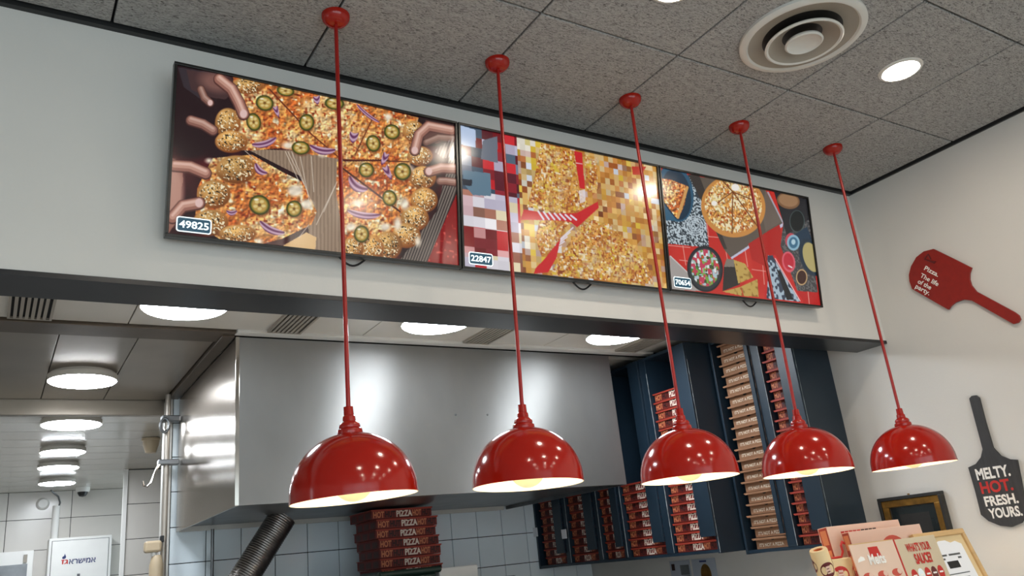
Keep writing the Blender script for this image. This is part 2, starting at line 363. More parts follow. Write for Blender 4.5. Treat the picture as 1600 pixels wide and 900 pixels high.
# ---------------------------------------------------------------- pendant lamps
def pendant():
    t = thing('pendant_lamp', 'p', 'pendant lamp', (0, 0, ZC), 'red dome pendant lamps over the counter')
    put('canopy', lathe([(0, -0.034), (0.016, -0.034), (0.030, -0.030), (0.041, -0.018), (0.044, -0.008), (0.044, 0.0)]), M['red'], t, True, True)
    sw = put('swivel', tube([(0, 0, -0.032), (0, 0, -0.062)], 0.0055), M['red_rod'], t, True, True)
    put('rod', tube([(0, 0, -0.055), (0, 0, -1.262)], 0.0062, 16), M['red_rod'], t, True, True)
    put('socket_cap', lathe([(0.0062, -1.245), (0.0125, -1.247), (0.0135, -1.270), (0.0165, -1.273), (0.0175, -1.286), (0.026, -1.292), (0.0285, -1.299), (0.027, -1.304), (0.0325, -1.308), (0.034, -1.322), (0.030, -1.330)], seg=40), M['red'], t, True, True)
    pr = []; pin = []
    Rr, zt, zb = 0.1635, -1.316, -1.486
    for k in range(25):
        a = math.radians(90 * k / 24); r = Rr * math.sin(a) ** 0.97
        pr.append((max(r, 0.0), zb + 0.012 + (zt - zb - 0.012) * math.cos(a)))
    pr += [(Rr + 0.0005, zb + 0.006), (Rr + 0.0008, zb)]
    put('shade', lathe(pr, seg=96), M['red'], t, True, True)
    for k in range(25):
        a = math.radians(90 * k / 24); r = (Rr - 0.003) * math.sin(a)
        pin.append((max(r, 0.0), zb + 0.010 + (zt - zb - 0.013) * math.cos(a)))
    pin += [(Rr - 0.002, zb), (Rr + 0.0008, zb)]
    put('shade_lining', lathe(pin, seg=96), M['liner'], t, True, True)
    bp = [(0.0, -1.493)] + [(0.054 * math.sin(math.radians(a)), -1.439 - 0.054 * math.cos(math.radians(a))) for a in range(15, 150, 12)] + [(0.016, -1.400), (0.012, -1.385)]
    put('bulb', lathe(bp, seg=32), M['bulb'], t, True, True)
    li = bpy.data.lights.new('bulb_light', 'POINT'); li.color = (1.0, 0.80, 0.52); li.energy = 2.2; li.shadow_soft_size = 0.02
    lo = bpy.data.objects.new('bulb_light', li); COL.objects.link(lo); lo.parent = t; lo.location = (0, 0, -1.352)
    return t
pend0 = pendant()
PD = [(-2.398, 0.276, -2.408, 'first red dome pendant lamp in the row, hanging furthest from the right wall'),
      (-1.797, 0.290, -1.858, 'second red dome pendant lamp counted from the steel hood end of the row'),
      (-1.180, 0.300, -1.200, 'middle red dome pendant lamp of the row of five'),
      (-0.583, 0.286, -0.617, 'fourth red dome pendant lamp, second from the right wall'),
      (0.022, 0.268, 0.022, 'last red dome pendant lamp, hanging closest to the white right wall')]
for i, (x, y, xb, lb) in enumerate(PD):
    o = pend0 if i == 0 else copy_tree(pend0)
    o.location = (x, y, ZC); o.rotation_euler = (0, math.asin((x - xb) / 1.48), 0); o['label'] = lb
    dz, tl = ((.002, -2.2), (.014, -.5), (.009, 0.0), (.006, -.5), (.010, -1.0))[i]; Rm = Matrix.Rotation(math.radians(tl), 3, 'Y'); pv = Vector((0, 0, -1.25))
    for ch in o.children:      # each shade hangs a little differently on its rod
        if ch.name.split('.')[0] in ('socket_cap', 'shade', 'shade_lining', 'bulb', 'bulb_light'):
            l0 = Vector((0, 0, -1.352)) if ch.name.startswith('bulb_light') else Vector()
            ch.location = pv + Rm @ (l0 - pv) + Vector((0, 0, dz)); ch.rotation_euler = (0, math.radians(tl), 0)

# ---------------------------------------------------------------- menu screens
def vnoise(h, w, n, seed):
    r = np.random.default_rng(seed); ny = max(2, int(n * h / w) + 2); g = r.random((ny + 1, n + 2))
    yy = np.linspace(0, ny - 1.001, h); xx = np.linspace(0, n - 0.001, w); y0 = yy.astype(int); x0 = xx.astype(int)
    fy = (yy - y0)[:, None]; fx = (xx - x0)[None]; fy = fy * fy * (3 - 2 * fy); fx = fx * fx * (3 - 2 * fx)
    a = g[y0][:, x0]; b = g[y0][:, x0 + 1]; c = g[y0 + 1][:, x0]; d = g[y0 + 1][:, x0 + 1]
    return (a * (1 - fx) + b * fx) * (1 - fy) + (c * (1 - fx) + d * fx) * fy
class Art:
    """a picture drawn on a slanted drawing sheet whose four corners map to the corners of the screen"""
    def __init__(s, w, h, TL, TR, BR, BL):
        s.w, s.h = w, h
        A = []; bb = []
        for (u, v), (x, y) in zip(((0, 0), (1, 0), (1, 1), (0, 1)), (TL, TR, BR, BL)):
            A.append([u, v, 1, 0, 0, 0, -u * x, -v * x]); bb.append(x); A.append([0, 0, 0, u, v, 1, -u * y, -v * y]); bb.append(y)
        H = np.append(np.linalg.solve(np.array(A, float), np.array(bb, float)), 1).reshape(3, 3)
        U, V = np.meshgrid(np.linspace(0, 1, w), np.linspace(0, 1, h)); q = np.stack([U, V, np.ones_like(U)]).reshape(3, -1)
        p = H @ q; s.x = (p[0] / p[2]).reshape(h, w); s.y = (p[1] / p[2]).reshape(h, w); s.u, s.v = U, V
        s.c = np.zeros((h, w, 3))
    def mix(s, m, col):
        m = np.clip(m, 0, 1)[..., None]; col = np.asarray(col, float)
        s.c = s.c * (1 - m) + col * m
    def ell(s, cx, cy, rx, ry, a=0):
        ca, sa = math.cos(math.radians(a)), math.sin(math.radians(a)); dx, dy = s.x - cx, s.y - cy
        d = np.sqrt(((dx * ca + dy * sa) / rx) ** 2 + ((-dx * sa + dy * ca) / ry) ** 2)
        return d
    def e(s, cx, cy, rx, ry=None, a=0, soft=3.0):
        ry = ry or rx; return (1 - s.ell(cx, cy, rx, ry, a)) * min(rx, ry) / soft + 0.5
    def poly(s, pts):
        ins = np.zeros(s.x.shape, bool); n = len(pts)
        for i in range(n):
            (x1, y1), (x2, y2) = pts[i], pts[(i + 1) % n]
            if y1 == y2: continue
            ins ^= ((y1 > s.y) != (y2 > s.y)) & (s.x < (x2 - x1) * (s.y - y1) / (y2 - y1) + x1)
        return ins.astype(float)
    def seg(s, x1, y1, x2, y2, wd):
        dx, dy = x2 - x1, y2 - y1; t = np.clip(((s.x - x1) * dx + (s.y - y1) * dy) / (dx * dx + dy * dy), 0, 1)
        return (wd / 2 - np.hypot(s.x - x1 - t * dx, s.y - y1 - t * dy)) / 2 + 0.5
    def n(s, k, seed): return vnoise(s.h, s.w, k, seed)
    def relief(s, k, seed, gain=2.2):
        a = s.n(k, seed); return 1 + gain * (a - np.roll(np.roll(a, 1, 0), 1, 1))
    def cheese(s, m, seed, k=60, base=(216, 136, 64), deep=(186, 84, 34), pale=(244, 208, 150), g=1.0):
        a, b, c, d = s.n(k, seed), s.n(int(k * 1.9), seed + 1), s.n(max(6, k // 4), seed + 2), s.n(int(k * 1.3), seed + 3)
        col = np.zeros(s.c.shape) + np.array(base, float)
        def mx(w, cc):
            nonlocal col
            w = np.clip(w, 0, 1)[..., None]; col = col * (1 - w) + np.array(cc, float) * w
        mx((c - 0.42) * 2.2, pale); mx((0.45 - c) * 2.0, deep); mx((a - 0.55) * 2.5, (232, 170, 92)); mx((b - 0.64) * 4, (158, 62, 24)); mx((d - 0.72) * 6, (250, 230, 190)); mx((0.25 - a) * 4, (168, 76, 30))
        col = col * (s.relief(int(k * 1.2), seed + 5, 1.5 * g) * s.relief(int(k * 2.4), seed + 6, .8 * g))[..., None]
        s.mix(m, np.clip(col, 20, 255))
    def ball(s, cx, cy, rx, ry, seed):
        m = s.e(cx, cy, rx, ry, soft=5); d = s.ell(cx, cy, rx, ry)
        t = np.clip(1.15 - s.ell(cx - rx * .2, cy - ry * .4, rx * 1.2, ry * 1.2), 0, 1)[..., None]
        col = np.array((128, 68, 24)) * (1 - t) + np.array((240, 190, 112)) * t
        col = col * (0.86 + 0.28 * s.n(24, seed + 3))[..., None]
        s.mix(m, col)
        s.mix(m * np.clip((s.n(250, seed) - 0.70) * 9, 0, 1) * (d < .8), (54, 40, 22)); s.mix(m * np.clip((s.n(230, seed + 9) - 0.72) * 9, 0, 1) * (d < .85), (255, 240, 200))
    def jal(s, cx, cy, rx, ry=None, a=0):
        ry = ry or rx
        s.mix(s.e(cx + 3, cy + 4, rx * 1.06, ry * 1.06, a, soft=8) * .5, (110, 50, 20))
        s.mix(s.e(cx, cy, rx, ry, a), (62, 66, 18)); s.mix(s.e(cx, cy, rx * .82, ry * .82, a), (138, 128, 44)); s.mix(s.e(cx, cy, rx * .70, ry * .70, a), (196, 156, 76))
        for k in range(5):
            q = k * 1.257 + cx * .1; s.mix(s.e(cx + rx * .40 * math.cos(q), cy + ry * .40 * math.sin(q), rx * .20, ry * .16), (228, 206, 136))
        s.mix(s.e(cx, cy, rx * .16, ry * .16), (120, 84, 34)); s.mix(s.e(cx - rx * .3, cy - ry * .55, rx * .22, ry * .10), (250, 246, 220))
    def finger(s, pts, w, nail=True, k=1.0):
        for (f, col, o) in ((1.0, (86, 48, 42), 0), (.82, (158, 106, 92), -.04), (.5, (200, 150, 132), -.12), (.2, (228, 186, 170), -.2)):
            for (x1, y1), (x2, y2) in zip(pts, pts[1:]): s.mix(s.seg(x1, y1 + o * w, x2, y2 + o * w, w * f), np.array(col) * k)
        if nail: (x, y) = pts[-1]; s.mix(s.e(x, y - .04 * w, w * .3, w * .34), (232, 196, 190))
    def onion(s, cx, cy, rx, ry, a=0):
        ca, sa = math.cos(math.radians(a)), math.sin(math.radians(a)); dx, dy = s.x - cx, s.y - cy
        px, py = (dx * ca + dy * sa) / rx, (-dx * sa + dy * ca) / ry
        bow = py + 0.55 * px * px - 0.2
        wd = 0.62 * np.sqrt(np.clip(1 - px * px, 0, 1)); m = np.clip((wd - np.abs(bow)) * ry / 3 + .5, 0, 1) * (np.abs(px) < 1)
        t = (0.5 + 0.5 * np.cos(bow * 9 + 1.0))[..., None]; s.mix(m, np.array((96, 40, 84)) * t + np.array((212, 176, 196)) * (1 - t))

def art1():
    A = Art(560, 315, (90, 50), (1228, 290), (1238, 858), (60, 725)); A.c[:] = (34, 10, 14)
    A.mix((A.n(20, 3) - .4) * 1.5 * (A.y > 380), (88, 14, 20))
    A.mix(A.poly([(380, 390), (770, 400), (770, 820), (640, 800), (600, 500)]), (158, 134, 112))
    A.mix(A.poly([(380, 390), (770, 400), (770, 820), (640, 800), (600, 500)]) * (np.sin(A.x * .42) > .2) * .4, (104, 84, 68))
    A.mix(A.poly([(1000, 830), (1150, 640), (1228, 330), (1232, 560), (1105, 850)]), (128, 116, 108))
    A.mix(A.poly([(1000, 830), (1150, 640), (1228, 330), (1232, 560), (1105, 850)]) * (np.sin(A.x * .55 + A.y * .22) > 0), (54, 46, 44))
    A.mix(A.poly([(1105, 850), (1200, 640), (1238, 560), (1240, 862)]), (142, 16, 18)); A.mix(A.poly([(1105, 850), (1200, 640), (1238, 560), (1240, 862)]) * np.clip((A.n(90, 4) - .7) * 5, 0, 1), (220, 90, 80))
    top = A.poly([(320, 95), (470, 110), (760, 190), (1080, 265), (1060, 330), (1050, 450), (930, 432), (770, 432), (640, 412), (520, 385), (395, 395), (300, 390), (250, 350), (330, 250)])
    A.cheese(top, 10, 64)
    sl = A.poly([(240, 425), (400, 412), (520, 480), (605, 520), (662, 640), (640, 690), (520, 745), (440, 765), (270, 745), (170, 680), (180, 540)]); A.cheese(sl, 30, 64)
    rs = A.poly([(745, 440), (1040, 440), (1080, 560), (1040, 680), (960, 760), (900, 810), (780, 812), (740, 560)]); A.cheese(rs, 50, 64)
    A.mix(A.poly([(530, 770), (620, 720), (660, 740), (655, 795), (520, 780)]), (226, 186, 130))
    A.mix(A.seg(765, 465, 1000, 640, 7), (70, 22, 12)); A.mix(A.seg(765, 432, 1040, 442, 5), (96, 40, 18)); A.mix(A.seg(470, 150, 640, 330, 6), (110, 46, 20)); A.mix(A.seg(640, 330, 760, 430, 5), (110, 46, 20)); A.mix(A.seg(820, 410, 900, 250, 5), (110, 46, 20))
    for i, q in enumerate([(1085, 420, 52, 40), (1060, 320, 46, 42), (1095, 505, 55, 46), (1100, 595, 55, 50), (1060, 668, 58, 50), (1025, 735, 58, 50), (950, 775, 58, 56), (885, 785, 48, 52), (806, 785, 44, 44), (300, 285, 52, 60), (315, 360, 66, 44), (335, 470, 82, 56), (245, 568, 68, 56), (232, 680, 72, 52), (342, 725, 76, 36), (380, 135, 66, 34)]): A.ball(*q, 100 + i)
    for q in [(545, 375, 30, 18), (575, 555, 40, 30), (620, 610, 36, 26), (955, 262, 20, 17), (1040, 470, 24, 18), (1020, 610, 22, 30), (940, 700, 28, 20), (990, 690, 20, 34), (800, 700, 30, 20), (225, 435, 18, 12), (430, 755, 18, 14), (1072, 758, 16, 26), (685, 410, 20, 16), (830, 605, 34, 16)]: A.mix(A.e(q[0], q[1], q[2] * .8, q[3] * .8, soft=12) * .85, np.clip((np.array((240, 226, 204)) * A.relief(60, 77, 1.0)[..., None]), 0, 255))
    for x1, y1, x2, y2 in [(535, 400, 590, 520), (545, 400, 610, 530), (560, 400, 640, 600), (595, 420, 640, 640), (640, 420, 650, 560), (745, 520, 660, 690), (735, 540, 690, 640), (370, 395, 420, 440), (630, 690, 590, 740)]: A.mix(A.seg(x1, y1, x2, y2, 3) * .75, (232, 218, 200))
    for q in [(450, 205, 37, 31, 20), (405, 281, 29, 37, -20), (621, 283, 31, 34), (535, 156, 36, 21, 10), (735, 207, 40, 25, 5), (597, 385, 37, 27, 5), (970, 322, 33, 30, 20), (893, 368, 29, 34, -15), (864, 474, 31, 30), (1012, 481, 35, 35), (430, 611, 43, 39, 25), (570, 627, 32, 33), (958, 586, 29, 32, -20), (843, 728, 31, 34)]: A.jal(*q)
    for q in [(450, 365, 52, 22, -15), (685, 393, 54, 24, 10), (813, 340, 19, 32, 10), (940, 425, 13, 40, 25), (950, 480, 13, 46, -28), (852, 651, 68, 22, 8), (478, 706, 56, 23, 25), (432, 472, 32, 22, 40), (826, 535, 46, 30, 35), (870, 250, 60, 12, 38), (663, 190, 14, 26, -10), (498, 235, 10, 36, -20), (318, 640, 22, 16, 0)]: A.onion(*q)
    sk, sd = (192, 138, 118), (104, 64, 56)
    A.mix(A.poly([(95, 60), (250, 85), (300, 100), (250, 175), (190, 190), (120, 140)]), (52, 42, 48)); 
    A.mix(A.poly([(130, 70), (290, 95), (330, 150), (290, 190), (210, 180), (150, 150)]), (70, 46, 46)); A.mix(A.e(250, 120, 70, 40, 15, soft=25) * .8, (128, 88, 80))
    A.finger([(190, 150), (205, 185), (228, 205)], 34, True, .8); A.finger([(265, 110), (315, 150), (345, 205), (364, 250)], 50); A.finger([(150, 275), (200, 290), (240, 315)], 44, False, .9)
    A.mix(A.poly([(78, 425), (120, 440), (120, 520), (105, 580), (120, 640), (64, 722)]), (150, 100, 86)); A.mix(A.e(85, 560, 40, 120, 0, soft=20) * .8, (190, 142, 126))
    A.finger([(85, 455), (150, 460), (212, 486)], 50, False); A.finger([(80, 660), (120, 615), (186, 604)], 52)
    A.mix(A.poly([(1110, 275), (1228, 300), (1228, 345), (1150, 370), (1100, 350)]), (96, 60, 54)); A.finger([(1215, 318), (1120, 300), (1080, 335), (1063, 398)], 44); A.finger([(1228, 350), (1160, 345), (1110, 365)], 30, False, .75)
    A.finger([(1226, 525), (1190, 520), (1165, 520)], 34, False, .85); A.finger([(1226, 470), (1170, 468), (1120, 482)], 44)
    A.mix(A.poly([(1140, 400), (1228, 340), (1228, 420), (1180, 430)]) * (np.sin(A.x * .5 + A.y * .2) > 0) * .7, (150, 140, 140))
    return A
def art2():
    A = Art(440, 248, (75, 55), (1022, 250), (1062, 832), (95, 740))
    r = np.random.default_rng(21)
    def blocks(nx, ny, pal, m, seed, wts=None):
        rr = np.random.default_rng(seed); ix = np.minimum((A.u * nx).astype(int), nx - 1); iy = np.minimum((A.v * ny).astype(int), ny - 1)
        t = rr.choice(len(pal), (ny, nx), p=wts); col = (np.array(pal)[t] + rr.normal(0, 12, (ny, nx, 1)))[iy, ix]; A.mix(m, np.clip(col, 0, 255))
    one = np.ones_like(A.u)
    org = [(206, 148, 62), (192, 126, 52), (218, 172, 92), (176, 100, 46), (226, 198, 146), (140, 80, 40), (206, 176, 116), (214, 220, 230), (220, 186, 60), (196, 168, 158)]
    blocks(40, 22, org, one, 3, [.24, .19, .17, .1, .08, .05, .07, .03, .02, .05])
    reds = [(196, 24, 34), (130, 12, 28), (90, 14, 32), (170, 160, 182), (110, 120, 140), (70, 90, 110), (200, 196, 220), (150, 40, 50)]
    blocks(20, 14, reds, (A.u < .29) * (A.v < .46), 5, [.24, .2, .16, .08, .1, .08, .04, .1])
    lite = [(236, 232, 240), (214, 180, 186), (240, 226, 190), (170, 110, 90), (196, 40, 50), (206, 200, 220), (140, 96, 80)]
    blocks(20, 14, lite, (A.u < .27) * (A.v > .46), 6, [.34, .16, .12, .1, .1, .1, .08]); blocks(20, 14, [(150, 16, 30), (196, 24, 34), (120, 14, 28), (210, 150, 150)], (A.u < .2) * (A.v > .72) * (A.v < .9), 8)
    blocks(40, 22, org + [(236, 230, 214), (214, 200, 130)], (A.u > .26) * (A.u < .4), 9)
    # bottles and sky corner
    A.mix(A.poly([(75, 55), (155, 80), (155, 165), (80, 150)]), (186, 206, 236)); A.mix(A.poly([(190, 130), (260, 110), (262, 240), (180, 220)]), (108, 116, 130)); A.mix(A.poly([(92, 275), (225, 290), (228, 400), (140, 395), (95, 340)]), (98, 128, 148)); A.mix(A.poly([(90, 318), (138, 322), (136, 352), (92, 348)]), (24, 32, 48))
    pz = A.poly([(470, 140), (630, 178), (650, 360), (700, 440), (600, 480), (400, 450), (440, 300)]); A.cheese(pz, 200, 80, (208, 150, 62), (190, 112, 44), (226, 186, 104), .3)
    p2 = A.poly([(460, 515), (610, 510), (560, 590), (520, 650), (470, 690), (440, 600)]); A.cheese(p2, 210, 80, (208, 150, 62), (190, 112, 44), (226, 186, 104), .3)
    p3 = A.poly([(690, 500), (800, 530), (960, 690), (1000, 810), (840, 800), (510, 770), (560, 680), (640, 560)]); A.cheese(p3, 220, 70, (208, 150, 62), (190, 112, 44), (226, 186, 104), .3)
    p4 = A.poly([(675, 190), (740, 210), (740, 360), (690, 370)]); A.cheese(p4, 230, 80, (208, 150, 62), (190, 112, 44), (226, 186, 104), .3)
    for k, m in enumerate((pz, p2, p3, p4)):
        A.mix(m * np.clip((A.n(70, 240 + k) - .68) * 4, 0, 1), (222, 190, 60)); A.mix(m * np.clip((A.n(80, 250 + k) - .74) * 6, 0, 1), (246, 232, 204)); A.mix(m * np.clip((A.n(110, 260 + k) - .72) * 5, 0, 1), (140, 64, 26))
    A.mix(A.seg(690, 520, 705, 700, 5) + A.seg(800, 560, 820, 790, 5) * 1 + A.seg(700, 530, 940, 700, 5), (90, 48, 24))
    hold = A.c.copy(); blocks(40, 22, org, ((A.u > .4) * 1.0) * (np.sin(A.u * 31 + A.v * 17) > .1), 12); A.c = hold * .72 + A.c * .28
    red = (206, 34, 40)
    A.mix(A.poly([(630, 178), (668, 186), (680, 360), (655, 358)]), red); A.mix(A.seg(640, 236, 668, 240, 4), (240, 200, 200))
    A.mix(A.poly([(385, 462), (520, 480), (640, 476), (740, 420), (745, 450), (690, 500), (640, 545), (610, 520), (540, 512), (370, 512)]), red)
    for k in range(7): A.mix(A.seg(455 + k * 26, 470 + k * 3, 480 + k * 26, 508, 9), (232, 222, 236))
    for k in range(6): A.mix(A.seg(620 - k * 14, 546 + k * 22, 560 - k * 8, 600 + k * 14, 6), (236, 226, 236))
    A.mix(A.poly([(560, 600), (540, 690), (500, 760), (430, 768), (440, 740), (480, 700)]), red); A.mix(A.poly([(905, 250), (975, 250), (950, 290), (910, 290)]), (196, 50, 30))
    A.mix(A.poly([(650, 370), (680, 362), (682, 420), (655, 430)]) * .8, (236, 226, 232))
    return A
def art3():
    A = Art(420, 237, (50, 52), (877, 212), (960, 828), (97, 728)); A.c[:] = (196, 40, 32)
    A.mix((A.n(12, 2) - .5) * .8, (226, 70, 52))
    for q in [(90, 480, 210, 492), (170, 480, 185, 590), (310, 430, 390, 436), (300, 280, 315, 430), (410, 500, 420, 560), (520, 500, 535, 600), (560, 615, 640, 626), (640, 480, 720, 488), (150, 562, 200, 568), (620, 560, 630, 700), (885, 745, 890, 815)]: A.mix(A.seg(*q, 4) * .8, (236, 170, 160))
    A.mix(A.poly([(210, 90), (290, 250), (318, 492), (82, 470), (75, 340), (60, 250)]), (52, 62, 70)); A.mix(A.poly([(210, 90), (290, 250), (318, 492), (82, 470), (75, 340), (60, 250)]) * ((A.n(170, 5) > .54)), (190, 204, 212))
    for k in range(4): A.mix(((np.abs(A.ell(240, 370, 60, 55) - .3 - k * .22) < .06) * .8), (200, 212, 220))
    A.mix(A.e(135, 190, 98, 160, -8), (44, 88, 116)); A.mix(A.e(140, 200, 80, 140, -8), (26, 52, 72)); A.mix(A.poly([(45, 220), (130, 330), (150, 345), (60, 340)]), (50, 96, 124))
    A.cheese(A.poly([(58, 112), (110, 118), (205, 152), (185, 250), (148, 332), (128, 318), (62, 225)]), 300, 70); A.mix(A.seg(200, 160, 145, 325, 16), (214, 160, 92))
    A.mix(A.poly([(205, 85), (280, 100), (420, 120), (640, 165), (740, 350), (440, 548), (400, 500), (300, 280)]), (96, 86, 76)); A.mix(A.poly([(205, 85), (270, 96), (420, 500), (400, 500), (300, 280)]), (60, 54, 50))
    A.mix(A.poly([(640, 165), (730, 345), (640, 400), (620, 300)]), (110, 98, 88)); A.mix(A.poly([(437, 548), (741, 350), (738, 372), (446, 556)]), (196, 196, 218)); A.mix(A.seg(655, 180, 738, 345, 9), (170, 168, 178))
    A.mix(A.e(458, 262, 182, 172, 8), (206, 142, 72)); A.cheese(A.e(458, 256, 162, 152, 8), 310, 70, (206, 160, 84), (190, 116, 48), (236, 212, 150), .6)
    A.mix(A.e(458, 256, 160, 150, 8) * np.clip((A.n(90, 330) - .66) * 4, 0, 1), (246, 232, 190))
    for q in [(455, 180, 448, 410), (370, 240, 455, 180), (455, 180, 600, 380), (455, 180, 560, 220), (390, 110, 455, 180)]: A.mix(A.seg(*q, 6), (120, 64, 28))
    for q in [(470, 155, 22, 20), (350, 245, 16, 14)]: A.mix(A.e(*q), (250, 244, 236))
    A.mix(A.poly([(650, 400), (720, 360), (760, 500), (720, 640), (560, 560), (540, 470)]), (178, 32, 26))
    gr = A.poly([(690, 178), (880, 212), (942, 748), (822, 738), (725, 480), (742, 350)]); A.mix(gr, (64, 64, 66)); A.mix(gr * (A.n(130, 6) > .6) * .6, (128, 126, 124)); A.mix(A.poly([(690, 178), (880, 212), (890, 330), (760, 420), (742, 350)]), (34, 34, 38))
    A.mix(A.e(772, 225, 66, 46, 10), (128, 92, 62)); A.mix(A.e(772, 222, 56, 36, 10), (160, 122, 88)); A.mix(A.e(822, 342, 44, 64), (70, 84, 84)); A.mix(A.e(822, 340, 39, 58), (12, 20, 20))
    A.mix(A.poly([(800, 420), (880, 370), (905, 440), (840, 500)]), (26, 52, 72)); A.mix(A.e(785, 450, 32, 42), (196, 70, 84)); A.mix(A.e(800, 462, 37, 45), (142, 184, 204)); A.mix(A.e(800, 462, 26, 32), (60, 110, 140)); A.mix(A.e(800, 458, 12, 16), (180, 210, 222))
    A.mix(A.e(772, 572, 38, 60, -10), (222, 96, 112)); A.mix(A.e(772, 570, 29, 48, -10), (196, 36, 56)); A.mix(A.seg(772, 594, 790, 604, 8), (240, 220, 224))
    A.mix(A.e(900, 545, 62, 112, -18), (28, 48, 64)); A.mix(A.e(905, 545, 46, 88, -18), (182, 168, 110)); A.mix(A.e(848, 660, 33, 46), (206, 170, 120)); A.mix(A.e(848, 660, 27, 39), (58, 26, 18))
    A.mix(A.poly([(822, 738), (945, 748), (965, 830), (850, 815)]), (190, 28, 26)); A.mix(A.seg(885, 745, 892, 815, 4), (236, 170, 160))
    A.mix(A.poly([(95, 535), (215, 650), (275, 738), (100, 726)]), (168, 162, 158)); A.mix(A.seg(100, 540, 215, 652, 6), (206, 202, 198))
    A.mix(A.e(293, 612, 101, 130, -4), (24, 28, 34)); A.mix(A.e(293, 612, 92, 120, -4), (44, 50, 56)); inn = A.e(293, 606, 80, 104, -4); A.mix(inn, (70, 80, 50))
    for k, cc in enumerate([(60, 130, 50), (214, 70, 50), (232, 236, 236), (120, 170, 70), (196, 60, 90), (180, 200, 210)]): A.mix(inn * np.clip((A.n(70, 400 + k) - .62) * 12, 0, 1), cc)
    A.mix(A.poly([(400, 590), (455, 558), (490, 700), (390, 738)]), (46, 42, 40)); A.mix(A.poly([(415, 555), (455, 558), (460, 600), (400, 600)]), (130, 122, 112))
    for q in ([(455, 560), (520, 582), (567, 660), (480, 695)], [(495, 712), (590, 670), (597, 772), (512, 766)], [(390, 740), (493, 714), (505, 766)]):
        A.mix(A.poly(q), (196, 164, 86)); A.mix(A.poly(q) * np.clip((A.n(70, 410) - .6) * 5, 0, 1), (150, 112, 48))
    bx = A.poly([(650, 535), (682, 535), (842, 802), (640, 780)]); A.mix(bx, (170, 190, 204)); A.mix(bx * (A.n(70, 420) > .56), (54, 66, 84)); A.mix(A.poly([(700, 610), (730, 630), (800, 790), (760, 790)]), (22, 26, 30)); A.mix(A.seg(690, 540, 848, 802, 16), (206, 40, 40)); A.mix(A.seg(650, 600, 636, 780, 12), (196, 36, 36)); A.mix(A.seg(694, 552, 838, 796, 5), (240, 200, 200))
    return A
def screen_mat():
    m = bpy.data.materials.new('lit_screen'); m.use_nodes = True; n = m.node_tree.nodes; l = m.node_tree.links; b = n['Principled BSDF']
    b.inputs['Base Color'].default_value = (0.01, 0.01, 0.012, 1); b.inputs['Roughness'].default_value = 0.16; b.inputs['Specular IOR Level'].default_value = 0.5
    a = n.new('ShaderNodeAttribute'); a.attribute_name = 'picture'; l.new(a.outputs['Color'], b.inputs['Emission Color']); b.inputs['Emission Strength'].default_value = SCREEN_E
    return m
M['screen'] = screen_mat()
TVW, TVH = 0.960, 0.548
tilt = math.atan2(0.060, 0.541)
def tv(x0, art, number, label, cable_x):
    t = thing('menu_screen', label, 'screen', (x0 + TVW / 2, 0.535, 2.499), 'wall mounted menu screens in a row')
    t.rotation_euler = (tilt, 0, 0)      # the top leans out from the wall
    w2 = TVW / 2; bz = 0.009
    put('housing', box(-w2 + .003, w2 - .003, 0.012, 0.042, 0.003, TVH - .003, bev=0.004), M['tv'], t, local=True)
    put('rear_cover', box(-w2 * .7, w2 * .7, 0.042, 0.058, 0.06, TVH * .6, bev=0.006), M['tv'], t, local=True)
    for (a, b_, c, d) in ((-w2, w2, 0, bz), (-w2, w2, TVH - bz, TVH), (-w2, -w2 + bz, bz, TVH - bz), (w2 - bz, w2, bz, TVH - bz)):
        put('bezel', box(a, b_, 0, 0.03, c, d, bev=0.0012), M['tv'], t, local=True)
    W, Hh = art.w, art.h
    u = np.linspace(-w2 + bz * .8, w2 - bz * .8, W); v = np.linspace(TVH - bz * .8, bz * .8, Hh)
    Ux, Vz = np.meshgrid(u, v); vv = np.stack([Ux.ravel(), np.full(W * Hh, 0.008), Vz.ravel()], 1)
    idx = np.arange(W * Hh).reshape(Hh, W); f = np.stack([idx[:-1, :-1], idx[1:, :-1], idx[1:, 1:], idx[:-1, 1:]], -1).reshape(-1, 4)
    me = bpy.data.meshes.new('display'); me.from_pydata(vv.tolist(), [], f.tolist())
    at = me.color_attributes.new('picture', 'FLOAT_COLOR', 'POINT'); c = np.clip(art.c / 255, 0, 1); c = np.where(c <= .04045, c / 12.92, ((c + .055) / 1.055) ** 2.4)
    at.data.foreach_set('color', np.concatenate([c.reshape(-1, 3), np.ones((W * Hh, 1))], 1).ravel().astype(np.float32))
    d = _link('display', me, M['screen'], t)
    bw, bh = 0.098, 0.046; bx, bz_ = -w2 + 0.078, 0.043
    put('number_badge', prism(rrect(bw, bh, 0.008), (bx, 0.0078, bz_), X, Z, 0.0006), M['badge_w'], d, local=True)
    put('number_badge', prism(rrect(bw - .007, bh - .007, 0.006), (bx, 0.0072, bz_), X, Z, 0.0006), M['badge'], d, local=True)
    put('number_lettering', text(number, (bx - bw * .42, 0.0066, bz_ - bh * .25), X, Z, bw * .84, bh * .5, 0.025, 0.0005), M['badge_w'], d, local=True)
    cx = cable_x - (x0 + TVW / 2)
    put('cable', tube([(cx - .045 + .09 * k / 10, 0.035, 0.004 - 0.026 * math.sin(math.pi * k / 10)) for k in range(11)], 0.0035, 8), M['cable'], t, True, True)
    return t
tv(-2.834, art1(), '49825', 'menu screen showing hands pulling slices from a stuffed crust pizza', -2.26)
tv(-1.870, art2(), '22847', 'menu screen showing a pizza breaking up into a pixel mosaic', -1.33)
tv(-0.906, art3(), '70654', 'menu screen showing a table of pizza, salad and dips on red tiles', -0.405)

